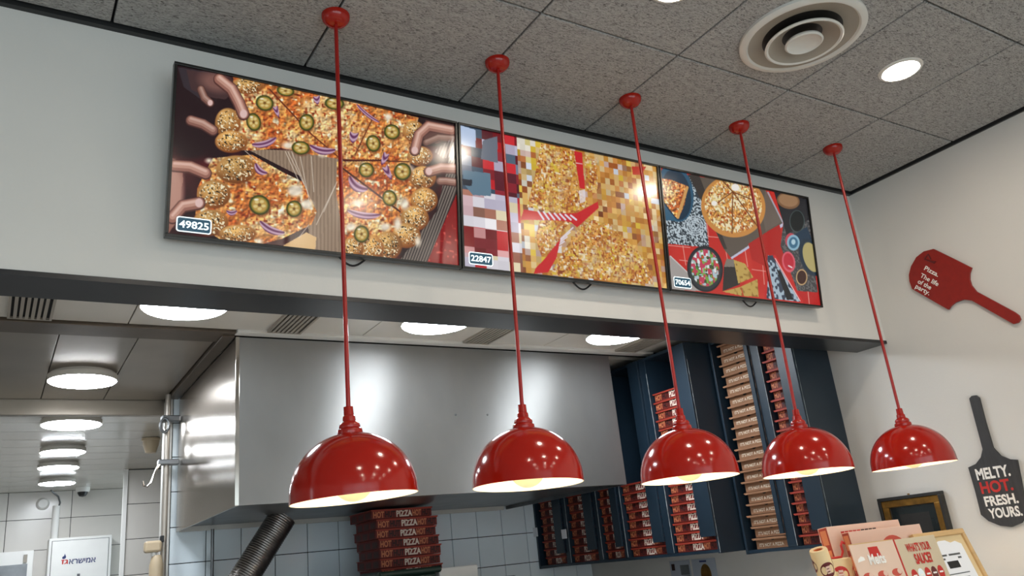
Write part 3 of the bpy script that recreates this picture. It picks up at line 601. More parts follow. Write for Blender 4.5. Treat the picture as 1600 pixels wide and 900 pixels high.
# ---------------------------------------------------------------- kitchen ceiling lamps and grilles
def klamp(x, y, r, label):
    t = thing('round_ceiling_lamp', label, 'ceiling light', (x, y, ZK), 'round white surface lamps on the kitchen ceiling')
    put('body', lathe([(r * .93, 0.0), (r * .93, -0.008), (r, -0.012), (r, -0.036), (r * .985, -0.042)]), M['lampbody'], t, True, True)
    put('diffuser', lathe([(0, -0.050), (r * .7, -0.049), (r * .95, -0.046), (r * .985, -0.040)]), M['kitlamp'], t, True, True)
for (x, y, r, lb) in [(-2.60, 1.50, 0.165, 'round kitchen ceiling lamp behind the soffit nearest the steel hood corner'), (-1.485, 1.50, 0.165, 'round kitchen ceiling lamp behind the soffit above the middle of the steel hood'), (-0.405, 1.50, 0.165, 'round kitchen ceiling lamp behind the soffit nearest the pizza box racks'),
                      (-2.845, 2.80, 0.160, 'round lamp on the brown metal panel ceiling left of the hood'), (-2.80, 3.98, 0.172, 'round lamp on the plank ceiling directly behind the cross beam'), (-2.77, 5.05, 0.150, 'second round lamp behind the cross beam on the plank ceiling'), (-2.745, 5.83, 0.150, 'third round lamp behind the cross beam on the plank ceiling'), (-2.69, 6.80, 0.150, 'last round lamp on the plank ceiling before the far tiled wall')]:
    klamp(x, y, r, lb)
for k in range(4):
    x = -3.12 + 1.03 * k
    t = thing('ceiling_grille', ['linear slot grille in the kitchen ceiling at the far end from the box racks', 'linear slot grille in the kitchen ceiling by the hood corner', 'linear slot grille in the kitchen ceiling above the middle of the hood', 'linear slot grille in the kitchen ceiling beside the box racks'][k], 'vent', (x, 1.62, ZK), 'slot grilles between the kitchen lamps')
    put('backing', box(-.070, .070, -.25, .25, -.003, 0), M['dark'], t, local=True)
    for a, b_, c, d in ((-.078, -.068, -.26, .26), (.068, .078, -.26, .26), (-.068, .068, -.26, -.25), (-.068, .068, .25, .26)): put('frame', box(a, b_, c, d, -.012, 0), M['grille'], t, local=True)
    for q in range(6): put('slat', box(-.058 + .0205 * q, -.046 + .0205 * q, -.25, .25, -.011, -.003), M['grille'], t, local=True)

# ---------------------------------------------------------------- extraction hood
HX0, HX1, HY0, HY1, HZ0, HZ1 = -2.290, -0.105, 1.950, 3.285, 1.872, 2.632
t = thing('extraction_hood', 'large brushed stainless steel extraction hood over the oven', 'hood', ((HX0 + HX1) / 2, (HY0 + HY1) / 2, HZ0))
fp = put('front_panel', box(HX0, HX1, HY0, HY0 + .012, HZ0, HZ1, bev=0.002), M['steel'], t)
for sx, sz in ((-1.177, 2.271), (-0.985, 2.272)): put('rivet', lathe([(0, -.004), (.005, -.003), (.006, 0)], (sx, HY0, sz), 12, Matrix.Rotation(math.radians(-90), 4, 'X')), M['steel_dark'], fp, True)
put('side_panel', box(HX0 - .002, HX0 + .010, HY0 + .002, HY1, HZ0 - .002, HZ1, bev=0.002), M['steel_side'], t)
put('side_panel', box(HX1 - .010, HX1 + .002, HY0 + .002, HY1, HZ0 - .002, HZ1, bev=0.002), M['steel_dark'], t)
put('underside', box(HX0 + .010, HX1 - .010, HY0 + .012, HY1 - .02, HZ0 + .020, HZ0 + .032), M['steel_dark'], t)
put('gutter', box(HX0 + .010, HX1 - .010, HY0 + .012, HY0 + .05, HZ0 + .002, HZ0 + .020), M['steel_dark'], t)
put('corner_strip', box(HX0 - .004, HX0 + .014, HY0 - .002, HY0 + .004, HZ0, HZ1, bev=0.001), M['chrome'], t)
put('rear_rail', box(HX0 + .012, HX1 - .05, HY1 - .045, HY1 - .02, HZ0 - .006, HZ0 + .022, bev=0.002), M['white_metal'], t)
path = [(-2.19, 2.80, 1.30), (-2.05, 2.80, 1.59), (-1.83, 2.80, 1.895)]
pp = []; rad = []
a, b_ = Vector((-2.25, 2.8, 1.28)), Vector((-1.832, 2.8, 1.880))
for k in range(241): pp.append(a.lerp(b_, k / 240)); rad.append(0.075 + 0.0012 * (1 if k % 4 < 2 else -1))
o = put('flexible_duct', tube(pp, 0.07, 28, radii=rad), M['duct'], None, True); tag(o, 'ribbed foil flexible duct running up into the hood underside', 'duct')
t = put('gas_pipe', tube([(-2.112, 3.20, 1.15), (-2.112, 3.20, 1.868)], 0.009, 12), M['steel_dark'], None, True); tag(t, 'thin dark vertical pipe on the tiled wall under the hood', 'pipe')
t = thing('pizza_oven', 'stainless steel oven standing under the extraction hood', 'oven', (-1.3, 2.7, 0))
put('oven_body', box(-2.0, -0.78, 2.15, 3.26, 0.1, 1.452, bev=.01), M['steel_dark'], t); put('leg', box(-1.98, -1.92, 2.2, 2.26, 0, .1), M['steel_dark'], t); put('leg', box(-.86, -.80, 2.2, 2.26, 0, .1), M['steel_dark'], t); put('leg', box(-1.98, -1.92, 3.18, 3.24, 0, .1), M['steel_dark'], t); put('leg', box(-.86, -.80, 3.18, 3.24, 0, .1), M['steel_dark'], t)
t = thing('bounce_table', 'added white topped table in front of the oven, bouncing light to the tiles', 'table', (-1.1, 1.45, 0))  # unseen table added so its white top throws lamp light onto the tiles
put('table_top', box(-2.3, 0.1, 0.95, 1.95, .86, .90, bev=.004), M['white'], t)
for q in ((-2.25, 1.0), (-2.25, 1.86), (.01, 1.0), (.01, 1.86)): put('leg', box(q[0], q[0] + .04, q[1], q[1] + .04, 0, .86), M['steel_dark'], t)
# dark green tub and white lid on the oven
t = thing('plastic_tub', 'dark green plastic tub in front of the box stack', 'tub', (-1.30, 2.48, 1.452))
put('basin', box(-1.46, -1.14, 2.37, 2.59, 1.452, 1.520, bev=.02), M['green'], t); put('rim', tube([(-1.47, 2.36, 1.524), (-1.13, 2.36, 1.524), (-1.13, 2.60, 1.524), (-1.47, 2.60, 1.524), (-1.47, 2.36, 1.524)], 0.016, 10), M['green'], t, True)
o = put('white_tray', box(-1.10, -0.86, 2.42, 2.62, 1.452, 1.527, bev=.006), M['white'], None); tag(o, 'flat white tray beside the green tub, under the box stack', 'tray')

# ---------------------------------------------------------------- pizza boxes
def box_proto(w, d, h, style, name='pizza_box'):
    """printed carton: front looks along -y, base centre of the front edge at the origin"""
    card = M['kraft'] if style == 'kraft' else M['redcard']; lid = M['kraft'] if style == 'kraft' else M['redcard2']
    o = put(name, box(-w / 2, w / 2, 0.0, d, 0, h * .88, bev=0.0015), card, None)
    o.location = (0, d / 2, 0); base = o
    OFF[o.name] = Vector((0, d / 2, 0))
    ov = .010 if style == 'hot' else .022
    put('lid', box(-w / 2 - .006, w / 2 + .003, -ov, d, h * .88, h * .955), lid, base)
    put('lid_flap', prism([(-w / 2 - .006, 0), (w / 2 + .003, 0), (w / 2 - .004, -.006), (-w / 2 + .002, -.006)], (0, -ov + .0005, h * .88), X, Z, 0.001), lid, base)
    put('thumb_notch', prism([(.014 * math.cos(math.radians(q)), -.010 * math.sin(math.radians(q))) for q in range(0, 181, 30)][::-1], (w * .02, -.0005, h * .86), X, Z, 0.0012), M['ink_black'], base)
    O = lambda a: (-w / 2 + w * a, 0, h * .10); hh = h * .66
    if style == 'kraft':
        put('lettering', text("IT'S NOT A PIZZA", (-w * .40, 0, h * .18), X, Z, w * .72, h * .30, .03), M['ink_pale'], base)
    elif style == 'short':
        put('lettering_tan', text('HOT', O(.03), X, Z, w * .24, hh, .04), M['ink_tan'], base); put('lettering_dark', text('HUT', O(.30), X, Z, w * .24, hh, .04), M['ink_dark'], base); put('lettering_white', text('PIZZA', O(.57), X, Z, w * .40, hh, .04), M['ink_white'], base)
    else:
        for q, wq in ((.02, .18), (.67, .15)): put('lettering_tan', text('HOT', O(q), X, Z, w * wq, hh, .04), M['ink_tan'], base)
        for q, wq in ((.215, .17), (.835, .145)): put('lettering_dark', text('HUT', O(q), X, Z, w * wq, hh, .04), M['ink_dark'], base)
        put('lettering_white', text('PIZZA', O(.40), X, Z, w * .265, hh, .04), M['ink_white'], base)
        for q in range(3): put('side_print', prism([(0, 0), (.075, 0), (.075, h * .6), (0, h * .6)], (-w / 2, .30 * d / .33 - q * .105, h * .12), (0, -1, 0), Z, 0.0008), M['side_print'], base)
    return base
protos = {}
def ordn(n): return ['zeroth', 'first', 'second', 'third', 'fourth', 'fifth', 'sixth', 'seventh', 'eighth', 'ninth', 'tenth', 'eleventh', 'twelfth', 'thirteenth', 'fourteenth', 'fifteenth', 'sixteenth', 'seventeenth', 'eighteenth', 'nineteenth', 'twentieth', 'twenty-first', 'twenty-second', 'twenty-third'][n]
def stack_box(key, loc, rz, label, group):
    src = protos[key][0]
    if not protos[key][1]: o = src; protos[key][1] = True
    else: o = copy_tree(src)
    d = protos[key][2]; o.rotation_euler = (0, 0, rz); off = Matrix.Rotation(rz, 3, 'Z') @ Vector((0, d / 2, 0)); o.location = Vector(loc) + off
    tag(o, label, 'pizza box', group); return o
def proto(key, w, d, h, style): protos[key] = [box_proto(w, d, h, style), False, d]
RX = -math.pi / 2    # front turned from -y to -x
proto('oven', 0.375, 0.34, 0.0535, 'hot')
for k in range(8):
    stack_box('oven', (-1.115 + .006 * math.sin(k * 2.1) - 0.0035 * k - (.03 if k == 7 else 0), 2.72 + .012 * math.sin(k * 1.7), 1.452 + .0535 * k), math.radians(random.uniform(-1.5, 1.5)), 'dark red printed pizza box, %s from the top of the stack under the hood' % ordn(8 - k), 'pizza boxes stacked under the hood')

# navy box racks on the right wall
def rack(name, label, xf, y0, y1, z0, z1, colsy, lips, endx):
    t = thing(name, label, 'rack', ((xf + XW) / 2, (y0 + y1) / 2, z0), 'navy pizza box racks')
    put('back_panel', box(XW - .018, XW - .004, y0, y1, z0, z1), M['navy'], t)
    put('bottom_panel', box(xf + .004, XW - .018, y0, y1, z0, z0 + .016), M['navy'], t)
    put('top_panel', box(xf + .004, XW - .018, y0, y1, z1 - .016, z1), M['navy'], t)
    e = put('end_panel', box(xf, XW - .004, y0 - .016, y0, z0 - .004, z1, bev=.0012), M['navy'], t)
    put('worn_edge', box(xf - .0006, xf + .0012, y0 - .0168, y0 - .0145, z0, z1 - .1), M['navy_edge'], e)
    put('end_panel', box(xf, XW - .004, y1 - .001, y1 + .014, z0 - .004, z1, bev=.0012), M['navy'], t)
    ys = sorted([(a, b_) for a, b_ in colsy])
    for (a, b_), (c, d) in zip(ys, ys[1:]):
        dv = put('divider', box(xf + .002, XW - .018, b_ + .002, c - .002, z0 + .016, z1 - .016, bev=.001), M['navy'], t)
        put('worn_edge', box(xf - .0003, xf + .0023, b_ + .001, b_ + .0032, z0 + .02, z1 - .1), M['navy_edge'], dv)
    for (a, b_), lw in zip(ys, lips):
        if lw: put('front_lip', box(xf - .014, xf - .001, (y0 - .016 if a == ys[0][0] else a - .004), a + lw, z0 + .085, z1 - .004, bev=.001), M['navy'], t)
    return t
Z1A, Z0A = 2.612, 1.455
C1 = [(1.555, 1.892), (1.958, 2.305), (2.335, 2.550), (2.600, 2.900), (2.955, 3.245)]
rack('box_rack', 'navy five column pizza box rack running to the tiled back wall', 0.12, 1.551, 3.282, Z0A, Z1A, C1, [.095, .085, .06, .085, .085], .3)
C2 = [(0.975, 1.172), (1.238, 1.487)]
rack('box_rack', 'navy two column pizza box rack nearest the soffit, half full of plain kraft boxes', 0.30, 0.962, 1.512, 1.432, Z1A, C2, [.078, .022], .3)
cn = ['fifth', 'fourth', 'third', 'second', 'first']
ztop = [2.40, 1.95, 2.30, 2.30, 2.30]
for k, ((a, b_), zt) in enumerate(zip(C1, ztop)):
    w = min(b_ - a - .016, .325); key = 'c%d' % k; proto(key, w, 0.33, 0.0535, 'hot')
    z = Z0A + .0165; nb = 0
    while z + .05 < zt:
        nb += 1
        jit = random.uniform(-.012, .012)
        stack_box(key, (0.150 + jit * .7, (a + b_) / 2 + random.uniform(-.003, .003), z), RX, 'printed red pizza box, %s up in the %s rack column from the tiles' % (ordn(nb), cn[k]), 'pizza boxes in the %s column of the long rack' % cn[k]); z += .0538
proto('k', .230, .21, .0595, 'kraft'); proto('s', .182, .21, .0530, 'short')
z = 1.4485; nb = 0
while z + .06 < Z1A - .02:
    nb += 1; stack_box('k', (0.338 + random.uniform(-.006, .006), 1.3625 + random.uniform(-.004, .004), z), RX, 'plain kraft pizza box with pale lettering, %s from the bottom of its rack column' % ordn(nb), 'kraft pizza boxes in the short rack'); z += .0598
z = 1.4485; nb = 0
while z + .054 < Z1A - .02:
    nb += 1; stack_box('s', (0.338 + random.uniform(-.006, .006), 1.0735 + random.uniform(-.003, .003), z), RX, 'red printed pizza box beside the kraft boxes, %s from the bottom of its column' % ordn(nb), 'red pizza boxes in the short rack'); z += .0534
# labels stuck on the racks, papers on the wall below
for (y, z, lb) in [(3.275, 1.70, 'small white paper label on the long rack end next to the tiles'), (2.925, 1.66, 'small white paper label between first and second rack columns')]:
    o = put('paper_label', box(0.1015, 0.105, y - .028, y + .028, z - .03, z + .03), M['paper'], None); tag(o, lb, 'label')
for (y0, y1, z0, lb, m2) in [(2.275, 2.46, 1.22, 'notice sheet with small pictures on the wall below the rack', 'gold'), (2.05, 2.255, 1.20, 'pale blue sheet with a round pizza picture below the rack', 'gold')]:
    t = put('notice_sheet', box(XW - .004, XW - .001, y0, y1, z0, 1.418), mat('pale_sheet', (176, 184, 196), .7), None); tag(t, lb, 'poster')
    if y0 < 2.2:
        q = prism([(.045 * math.cos(math.radians(g)), .062 * math.sin(math.radians(g))) for g in range(0, 360, 15)], (XW - .0042, (y0 + y1) / 2 - .01, 1.325), (0, -1, 0), Z, 0.0006); put('round_picture', q, M['gold'], t)
        put('heading_print', box(XW - .0048, XW - .0042, y1 - .13, y1 - .07, 1.398, 1.408), M['ink_blue'], t)
    else:
        put('picture', box(XW - .0048, XW - .0042, y0 + .01, y0 + .09, 1.33, 1.39), M['steel_dark'], t); put('picture', box(XW - .0048, XW - .0042, y0 + .01, y0 + .08, 1.25, 1.325), M['gold'], t); put('picture', box(XW - .0048, XW - .0042, y0 + .10, y0 + .17, 1.25, 1.325), M['ink_tan'], t); put('picture', box(XW - .0048, XW - .0042, y0 + .14, y0 + .17, 1.36, 1.40), M['ink_dark'], t)

# ---------------------------------------------------------------- right wall: two pizza peels and the gold frame
PR = [(0.23, 2.737), (0.154, 2.66), (0.084, 2.587), (0.1, 2.565), (0.108, 2.539), (0.108, 2.51), (0.094, 2.474), (0.026, 2.402), (-0.039, 2.333), (-0.052, 2.314), (-0.053, 2.296), (-0.041, 2.284), (-0.02, 2.284), (0.056, 2.366), (0.124, 2.44), (0.16, 2.457), (0.203, 2.455), (0.227, 2.445), (0.241, 2.433), (0.312, 2.507), (0.386, 2.586), (0.389, 2.627), (0.383, 2.658), (0.361, 2.695), (0.323, 2.729), (0.279, 2.743)]
NY = Vector((0, -1, 0))
o = put('pizza_peel', prism([(-y, z) for y, z in PR], (XW - .004, 0, 0), NY, Z, .012), M['peel_red'], None); tag(o, 'red wooden pizza peel with white slogan, handle pointing down', 'pizza peel')
def slog(body, y, z, dirv, upv, w, h, m, parent, bold=.03): return put('lettering', text(body, (XW - .0162, y, z), dirv, upv, w, h, bold, .0006), m, parent)
dr = Vector((0, -.70, -.72)).normalized(); ur = Vector((0, -.72, .70)).normalized()
for body, y, z, w in (('Pizza.', .303, 2.656, .080), ('The life', .332, 2.629, .103), ('of the', .352, 2.605, .076), ('party.', .375, 2.581, .082)):
    slog(body, y, z, dr, ur, w, .026 if 'p' in body[:1] else .0225, M['white_ink'], o, .02)
b = N()
for (p, q) in (((.285, 2.705), (.262, 2.722)), ((.262, 2.722), (.255, 2.69)), ((.285, 2.705), (.243, 2.668)), ((.27, 2.690), (.235, 2.672))): merge(b, tube([(XW - .0162, p[0], p[1]), (XW - .0162, q[0], q[1])], .0035, 6))
put('faded_logo', b, M['maroon'], o)
PB = [(0.261, 2.012), (0.247, 2.021), (0.228, 2.02), (0.217, 2.006), (0.22, 1.892), (0.219, 1.782), (0.197, 1.743), (0.164, 1.722), (0.133, 1.715), (0.14, 1.643), (0.148, 1.561), (0.16, 1.487), (0.19, 1.456), (0.235, 1.443), (0.282, 1.452), (0.327, 1.476), (0.353, 1.506), (0.35, 1.613), (0.352, 1.714), (0.314, 1.724), (0.283, 1.749), (0.265, 1.782), (0.263, 1.9)]
o = put('pizza_peel', prism([(-y, z) for y, z in PB], (XW - .004, 0, 0), NY, Z, .012), M['peel_black'], None); tag(o, 'charcoal wooden pizza peel hanging handle up with white and red words', 'pizza peel')
for body, z, h, m, y, w in (('MELTY.', 1.652, .050, 'white_ink', .325, .150), ('HOT.', 1.592, .052, 'ink_red', .322, .142), ('FRESH.', 1.537, .044, 'white_ink', .320, .146), ('YOURS.', 1.484, .044, 'white_ink', .316, .143)):
    slog(body, y, z, NY, Z, w, h, M[m], o, .035)
t = thing('picture_frame', 'ornate dark and gold picture frame hung on the right wall', 'picture frame', (XW - .02, .672, 1.25))
y0, y1, z0, z1 = .505, .840, 1.25, 1.630
def ring4(name, i0, i1, xa, xb, m):
    for a, b_, c, d in ((y0 + i0, y1 - i0, z1 - i1, z1 - i0), (y0 + i0, y1 - i0, z0 + i0, z0 + i1), (y0 + i0, y0 + i1, z0 + i1, z1 - i1), (y1 - i1, y1 - i0, z0 + i1, z1 - i1)): put(name, box(xa, xb, a, b_, c, d, bev=.002), m, t)
ring4('outer_moulding', 0, .016, XW - .034, XW - .002, M['frame_dark']); ring4('gold_moulding', .016, .048, XW - .027, XW - .002, M['gold']); ring4('inner_moulding', .048, .052, XW - .018, XW - .002, M['frame_dark'])
put('picture', box(XW - .012, XW - .002, y0 + .052, y1 - .052, z0 + .052, z1 - .052), M['glass_dark'], t); put('mount', box(XW - .0126, XW - .012, y0 + .09, y1 - .09, z0 + .08, z1 - .085), M['frame_dark'], t)
put('hanger', lathe([(0, 0), (.006, .001), (.006, .006), (0, .008)], (XW - .02, .672, z1), 10), M['gold'], t)

# ---------------------------------------------------------------- counter display at the right
CT = 1.15
def lean(name, label, cat, x, y, ang, rz=0):
    t = thing(name, label, cat, (x, y, CT + .0045)); t.rotation_euler = (math.radians(-ang), 0, rz); return t
t = lean('menu_stand', 'twin leaning menu card reading melts and asking about sauce', 'menu stand', -0.838, -0.20, 9)
HM = 0.316
put('left_card', box(-.214, -.003, 0, .004, 0, HM, bev=.0008), M['menu'], t, local=True); put('right_card', box(.003, .214, 0, .004, 0, HM, bev=.0008), M['menu2'], t, local=True)
put('spine', box(-.003, .003, -.001, .005, 0, HM), M['ink_red'], t, local=True); put('top_edge', box(-.214, -.003, .0, .005, HM, HM + .0025), M['pine'], t, local=True)
put('foot', box(-.2, .2, .004, .022, 0, .004), M['white'], t, local=True)
put('logo_block', prism([(-.135, HM - .040), (-.085, HM - .040), (-.090, HM - .012), (-.135, HM - .012)], (0, 0, 0), X, Z, .0008), M['ink_red'], t, local=True)
put('lettering', text('Melts', (-.150, 0, HM - .062), X, Z, .078, .030, .03, .0014), M['white_ink'], t, local=True)
put('white_mark', prism([(-.200, HM - .050), (-.166, HM - .046), (-.168, HM - .038), (-.180, HM - .034), (-.196, HM - .042)], (0, 0, 0), X, Z, .0008), M['white_ink'], t, local=True)
for q in range(3):
    cx = -.176 + .068 * q
    put('melt_picture', prism([(cx + .024 * math.cos(math.radians(g)), HM - .092 + .011 * math.sin(math.radians(g))) for g in range(0, 360, 30)], (0, 0, 0), X, Z, .0008), M['coral'], t, local=True)
    put('melt_picture', prism([(cx + .012 + .010 * math.cos(math.radians(g)), HM - .090 + .008 * math.sin(math.radians(g))) for g in range(0, 360, 30)], (0, -.0009, 0), X, Z, .0008), M['pink'], t, local=True)
    put('caption', prism([(cx - .022, HM - .116), (cx + .020, HM - .116), (cx + .020, HM - .112), (cx - .022, HM - .112)], (0, 0, 0), X, Z, .0008), M['coral'], t, local=True)
put('lettering', text("WHAT'S YOUR", (.045, 0, HM - .042), X, Z, .125, .026, .03), M['ink_red'], t, local=True); put('lettering', text('SAUCE?', (.068, 0, HM - .080), X, Z, .088, .032, .04), M['ink_red'], t, local=True)
for q, mm in enumerate(('ink_red', 'tile', 'ink_red', 'maroon', 'ink_red')):
    cx = .040 + .034 * q
    put('balloon_picture', prism([(cx + .0155 * math.cos(math.radians(g)), HM - .112 + .021 * math.sin(math.radians(g)) - (.005 if g == 270 else 0)) for g in range(0, 360, 30)], (0, 0, 0), X, Z, .0008), M[mm], t, local=True)
    put('balloon_band', prism([(cx - .009, HM - .113), (cx + .009, HM - .113), (cx + .009, HM - .108), (cx - .009, HM - .108)], (0, -.0009, 0), X, Z, .0008), M['white_ink'], t, local=True)
    put('sauce_picture', prism([(cx + .0135 * math.cos(math.radians(g)), HM - .163 + .015 * math.sin(math.radians(g))) for g in range(0, 360, 30)], (0, 0, 0), X, Z, .0008), M[('green', 'duct', 'maroon', 'green', 'coral')[q]], t, local=True)
def upright_box(x, y, w, h, d, label, disc):
    t = lean('display_pizza_box', label, 'pizza box', x, y, 6)
    put('carton', box(-w / 2, w / 2, 0, d, 0, h, bev=.0015), M['pink'], t, local=True)
    s_ = put('printed_side', box(-w / 2 - .0008, -w / 2, .003, d - .003, 0.002, h - .002), M['redcard2'], t, local=True)
    for q in range(5): put('side_panel_print', prism([(0, 0), (d * .6, 0), (d * .6, .045), (0, .045)], (-w / 2 - .0008, d * .8, h - .055 - .062 * q), (0, -1, 0), Z, .0006), M['ink_tan'], t, local=True)
    if disc: put('round_print', prism([(.09 * math.cos(math.radians(g)), .09 * math.sin(math.radians(g))) for g in range(0, 360, 12)], (.015, 0, h - .115), X, Z, .0008), M['coral'], t, local=True)
    else:
        for q in range(9): put('printed_dash', prism([(-w * .34 + .021 * q, h - .026), (-w * .34 + .021 * q + .017, h - .026), (-w * .34 + .021 * q + .017, h - .019), (-w * .34 + .021 * q, h - .019)], (0, 0, 0), X, Z, .0008), M['ink_red' if q < 5 else 'ink_dark'], t, local=True)
    return t
upright_box(-0.672, -0.055, .385, .350, .030, 'upright pink pizza box with a round red print behind the menu stand', True)
upright_box(-0.700, 0.000, .385, .372, .038, 'upright pale pizza box with a printed line, rearmost behind the menu stand', False)
t = lean('certificate_frame', 'pale wooden frame holding a white printed certificate', 'picture frame', -0.420, -0.130, 15.5)
FW, FH = .300, .330
for a, b_, c, d in ((-FW / 2, FW / 2, 0, .018), (-FW / 2, FW / 2, FH - .018, FH), (-FW / 2, -FW / 2 + .018, .018, FH - .018), (FW / 2 - .018, FW / 2, .018, FH - .018)): put('frame_bar', box(a, b_, 0, .016, c, d, bev=.002), M['pine'], t, local=True)
put('backing', box(-FW / 2 + .016, FW / 2 - .016, .008, .014, .016, FH - .016), M['cream'], t, local=True)
pc = put('certificate', prism([(-.105, .01), (.105, .01), (.105, .280), (.075, .292), (.045, .288), (.02, .298), (-.02, .298), (-.045, .288), (-.075, .292), (-.105, .280)], (0, .0078, 0), X, Z, .001), M['paper'], t, local=True)
for q0, q1, qz in ((-.07, -.012, .246), (.0, .068, .246), (-.055, -.03, .234), (.045, .065, .234)): put('heading_print', prism([(q0, qz), (q1, qz), (q1, qz + .006), (q0, qz + .006)], (0, .0066, 0), X, Z, .0004), M['steel_dark'], pc, local=True)
put('stamp', prism([(-.03, .205), (.035, .205), (.035, .228), (-.03, .228)], (0, .0066, 0), X, Z, .0006), M['ink_black'], pc, local=True)
for q in range(9): put('printed_line', prism([(-.07 + .01 * (q % 3), .185 - .014 * q), (.07 - .012 * (q % 2), .185 - .014 * q), (.07 - .012 * (q % 2), .188 - .014 * q), (-.07 + .01 * (q % 3), .188 - .014 * q)], (0, .0066, 0), X, Z, .0004), M['steel_dark'], pc, local=True)
# sticker rolls in a holder
t = thing('sticker_holder', 'small open card holder on the counter beside the menu stand', 'holder', (-1.145, -.155, CT))
for a, b_, c, d in ((-.06, .06, -.045, -.041), (-.06, .06, .041, .045), (-.06, -.056, -.041, .041), (.056, .06, -.041, .041)): put('wall', box(a, b_, c, d, 0, .10), M['redcard2'], t, local=True)
put('base', box(-.056, .056, -.041, .041, 0, .004), M['redcard2'], t, local=True)
def roll(x, y, r, L, rot, label, sm):
    t = thing('sticker_roll', label, 'sticker roll', (x, y, CT + (.008 if r < .03 else 0))); t.rotation_euler = rot
    put('paper_roll', lathe([(r * .52, L - .004), (r * .56, L), (r * .94, L), (r, L - .004), (r, .003), (r * .9, 0), (r * .52, 0)], seg=40), M['cream'], t, True, True)
    put('core', lathe([(r * .50, L - .008), (r * .52, L - .002), (r * .44, L - .002), (r * .40, L - .03), (0, L - .03)], seg=32), M['orange'], t, True, True)
    for (az, hz, sr, lt) in sm:
        b = bmesh.new(); c = None; ring = []
        cv = b.verts.new((math.cos(az) * (r + .0008), math.sin(az) * (r + .0008), hz))
        for k in range(20):
            g = 2 * math.pi * k / 20; da = sr * math.cos(g) / r; ring.append(b.verts.new((math.cos(az + da) * (r + .0008), math.sin(az + da) * (r + .0008), hz + sr * math.sin(g))))
        for k in range(20): b.faces.new((cv, ring[k], ring[(k + 1) % 20]))
        bmesh.ops.recalc_face_normals(b, faces=b.faces)
        s_ = put('round_sticker', b, M['maroon'] if lt else M['ink_red'], t, local=True)
        rr = Vector((-math.sin(az), math.cos(az), 0)); pp_ = Vector((math.cos(az) * (r + .0022), math.sin(az) * (r + .0022), hz))
        for wq, zq, hq in ((.55, .25, .28), (.8, -.12, .26), (.5, -.45, .2)):
            put('sticker_print', prism([(-sr * wq / 2, sr * zq), (sr * wq / 2, sr * zq), (sr * wq / 2, sr * (zq + hq)), (-sr * wq / 2, sr * (zq + hq))], pp_, rr, Z, .0004), M['pink'], s_, local=True)
    return t
vd = math.atan2(-1.62, -2.0)
roll(-1.130, -.155, .025, .325, (math.radians(4), math.radians(-17), 0), 'slim cream sticker roll with maroon round stickers and an orange core', [(vd + .35, .272, .021, True), (vd - 1.5, .285, .019, True), (vd + 2.2, .285, .019, True), (vd + .35, .222, .021, True)])
t2 = roll(-1.028, -.075, .044, .282, (0, 0, 0), 'thick cream sticker roll with red round stickers', [(vd + .15, .238, .024, False), (vd + 1.6, .238, .024, False), (vd + .15, .18, .024, False)])

put('red_ribbon', tube([(-.02, .0, .284), (.004, -.02, .286), (.012, -.022, .300), (.010, -.022, .318), (.018, -.022, .328), (.028, -.022, .322)], .0035, 8), M['ink_red'], t2, True, True)
# ---------------------------------------------------------------- far kitchen things
t = thing('gas_cabinet', 'white metal gas cabinet with a printed flame logo on the far wall', 'cabinet', (-2.405, 7.60, 1.50))
put('cabinet_body', box(-2.68, -2.135, 7.50, 7.708, 1.50, 2.178, bev=.006), M['white'], t)
d = put('door', box(-2.652, -2.163, 7.490, 7.50, 1.53, 2.150, bev=.003), M['white'], t)
put('lettering_red', text('זג', (-2.566, 7.490, 1.932), X, Z, .058, .042, .02, .002), M['ink_red'], d); put('lettering_blue', text('ארשימא', (-2.502, 7.490, 1.930), X, Z, .232, .045, .02, .002), M['ink_blue'], d)
put('flame_logo', prism([(-2.560, 1.985), (-2.545, 1.980), (-2.530, 1.988), (-2.528, 2.002), (-2.540, 2.030), (-2.545, 2.010), (-2.560, 2.0)], (0, 7.489, 0), X, Z, .001), M['ink_blue'], d)
put('lock', box(-2.425, -2.400, 7.482, 7.490, 1.80, 1.835), M['steel_dark'], d); put('door_gap', box(-2.656, -2.159, 7.496, 7.499, 1.526, 2.154), M['grout'], t)
o = put('conduit', tube([(-2.63, 7.665, 2.18), (-2.63, 7.665, 2.50)], .032, 14), M['white'], None, True); tag(o, 'white vertical conduit rising from the gas cabinet', 'conduit')
o = put('grey_cable', tube([(-2.615, 7.665, 2.47), (-2.60, 7.665, 2.53), (-2.62, 7.66, 2.59), (-2.67, 7.64, 2.63), (-2.69, 7.6, 2.648)], .008, 8), M['steel_dark'], None, True); tag(o, 'grey cable curving from the conduit up to the ceiling', 'cable')
t = thing('dome_camera', 'small white dome security camera under the far ceiling', 'camera', (-2.42, 7.50, ZK)); put('base', lathe([(0, -.045), (.06, -.045), (.064, -.03), (.064, 0)]), M['white'], t, True, True); put('dome', lathe([(0, -.095), (.03, -.085), (.045, -.06), (.047, -.045)]), M['black'], t, True, True)
o = put('vent_outlet', lathe([(0, .04), (.04, .04), (.055, .025), (.06, 0)], (-2.748, 7.705, 2.53), 24, Matrix.Rotation(math.radians(90), 4, 'X')), M['white'], None, True); tag(o, 'round white vent outlet on the far tiled wall beside the cable', 'vent')
t = thing('wall_cabinet', 'white framed cabinet low on the far tiled wall beside the gas cabinet', 'cabinet', (-3.05, 7.6, 1.45))
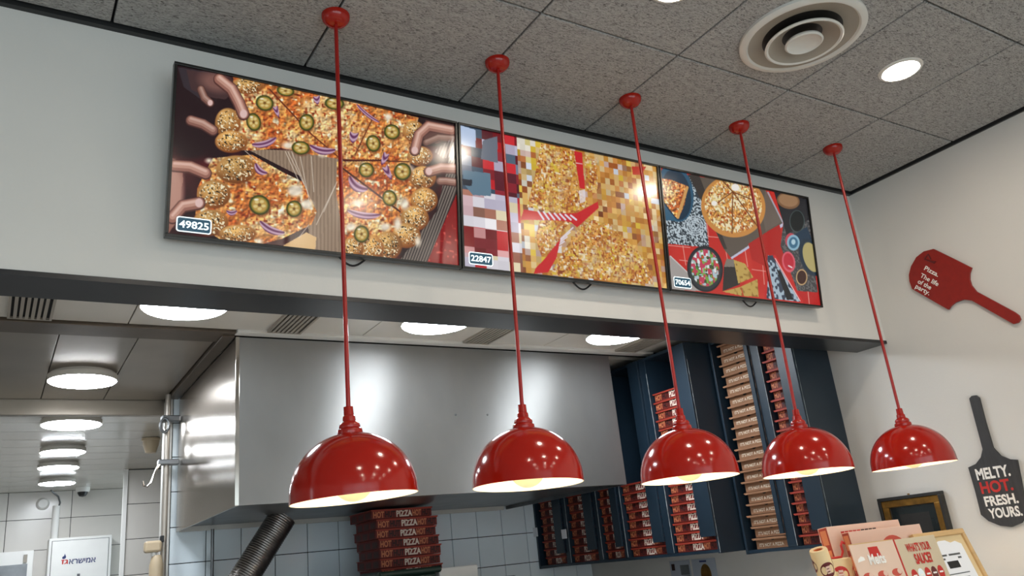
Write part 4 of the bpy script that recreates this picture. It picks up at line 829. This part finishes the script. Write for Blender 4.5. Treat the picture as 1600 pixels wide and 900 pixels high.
put('carcass', box(-3.35, -2.80, 7.52, 7.708, 1.45, 2.085, bev=.005), M['white'], t); put('glass_door', box(-3.31, -2.845, 7.512, 7.52, 1.49, 1.965), M['steel_dark'], t); put('handle', box(-2.88, -2.85, 7.50, 7.52, 1.98, 2.05), M['grille'], t)
t = thing('heat_detector', 'cream cone shaped detector hanging from the plank ceiling', 'detector', (-2.225, 4.72, ZK)); put('base', lathe([(.05, 0), (.064, -.004), (.064, -.018), (.055, -.02)]), M['beige'], t, True, True); put('cone', lathe([(.058, -.018), (.055, -.05), (.044, -.085), (.036, -.108), (0, -.11)]), M['beige'], t, True, True)
# pole, brackets, hook and valve at the wall end
t = thing('support_pole', 'steel support pole with clamps beside the hood', 'pole', (-2.375, 3.22, 0)); put('tube', tube([(-2.365, 3.22, 0), (-2.365, 3.22, 2.64)], .016, 14), M['pole'], t, True)
put('clamp', box(-2.40, -2.30, 3.19, 3.25, 2.48, 2.515, bev=.005), M['steel_dark'], t); put('clamp', box(-2.41, -2.30, 3.19, 3.25, 2.235, 2.265, bev=.005), M['steel_dark'], t)
o = put('coat_hook', tube([(-2.40, 3.2, 2.245), (-2.425, 3.18, 2.20), (-2.448, 3.17, 2.135), (-2.468, 3.165, 2.112), (-2.487, 3.165, 2.118), (-2.492, 3.165, 2.145)], .0055, 8), M['chrome'], None, True); tag(o, 'thin wire hook hanging from the pole clamp', 'hook')
o = put('shackle', tube([(-2.385 + .022 * math.cos(g), 3.185, 2.455 + .04 * math.sin(g)) for g in [k * math.pi / 8 for k in range(17)]], .008, 8), M['steel_dark'], None, True); tag(o, 'dark metal shackle hanging from the upper pole clamp', 'shackle')
t = thing('soap_dispenser', 'beige pump dispenser fixed to the pole', 'dispenser', (-2.42, 3.18, 1.50))
put('bottle', lathe([(0, 0), (.032, 0), (.036, .02), (.036, .20), (.028, .235), (.02, .25)], (-2.405, 3.18, 1.50), 24), M['beige'], t, True); put('pump_head', box(-2.47, -2.385, 3.15, 3.21, 1.765, 1.825, bev=.012), M['beige'], t); put('pump_stem', tube([(-2.42, 3.18, 1.745), (-2.42, 3.18, 1.77)], .014, 12), M['white'], t, True); put('knob', box(-2.392, -2.372, 3.165, 3.195, 1.815, 1.85, bev=.004), M['black'], t)
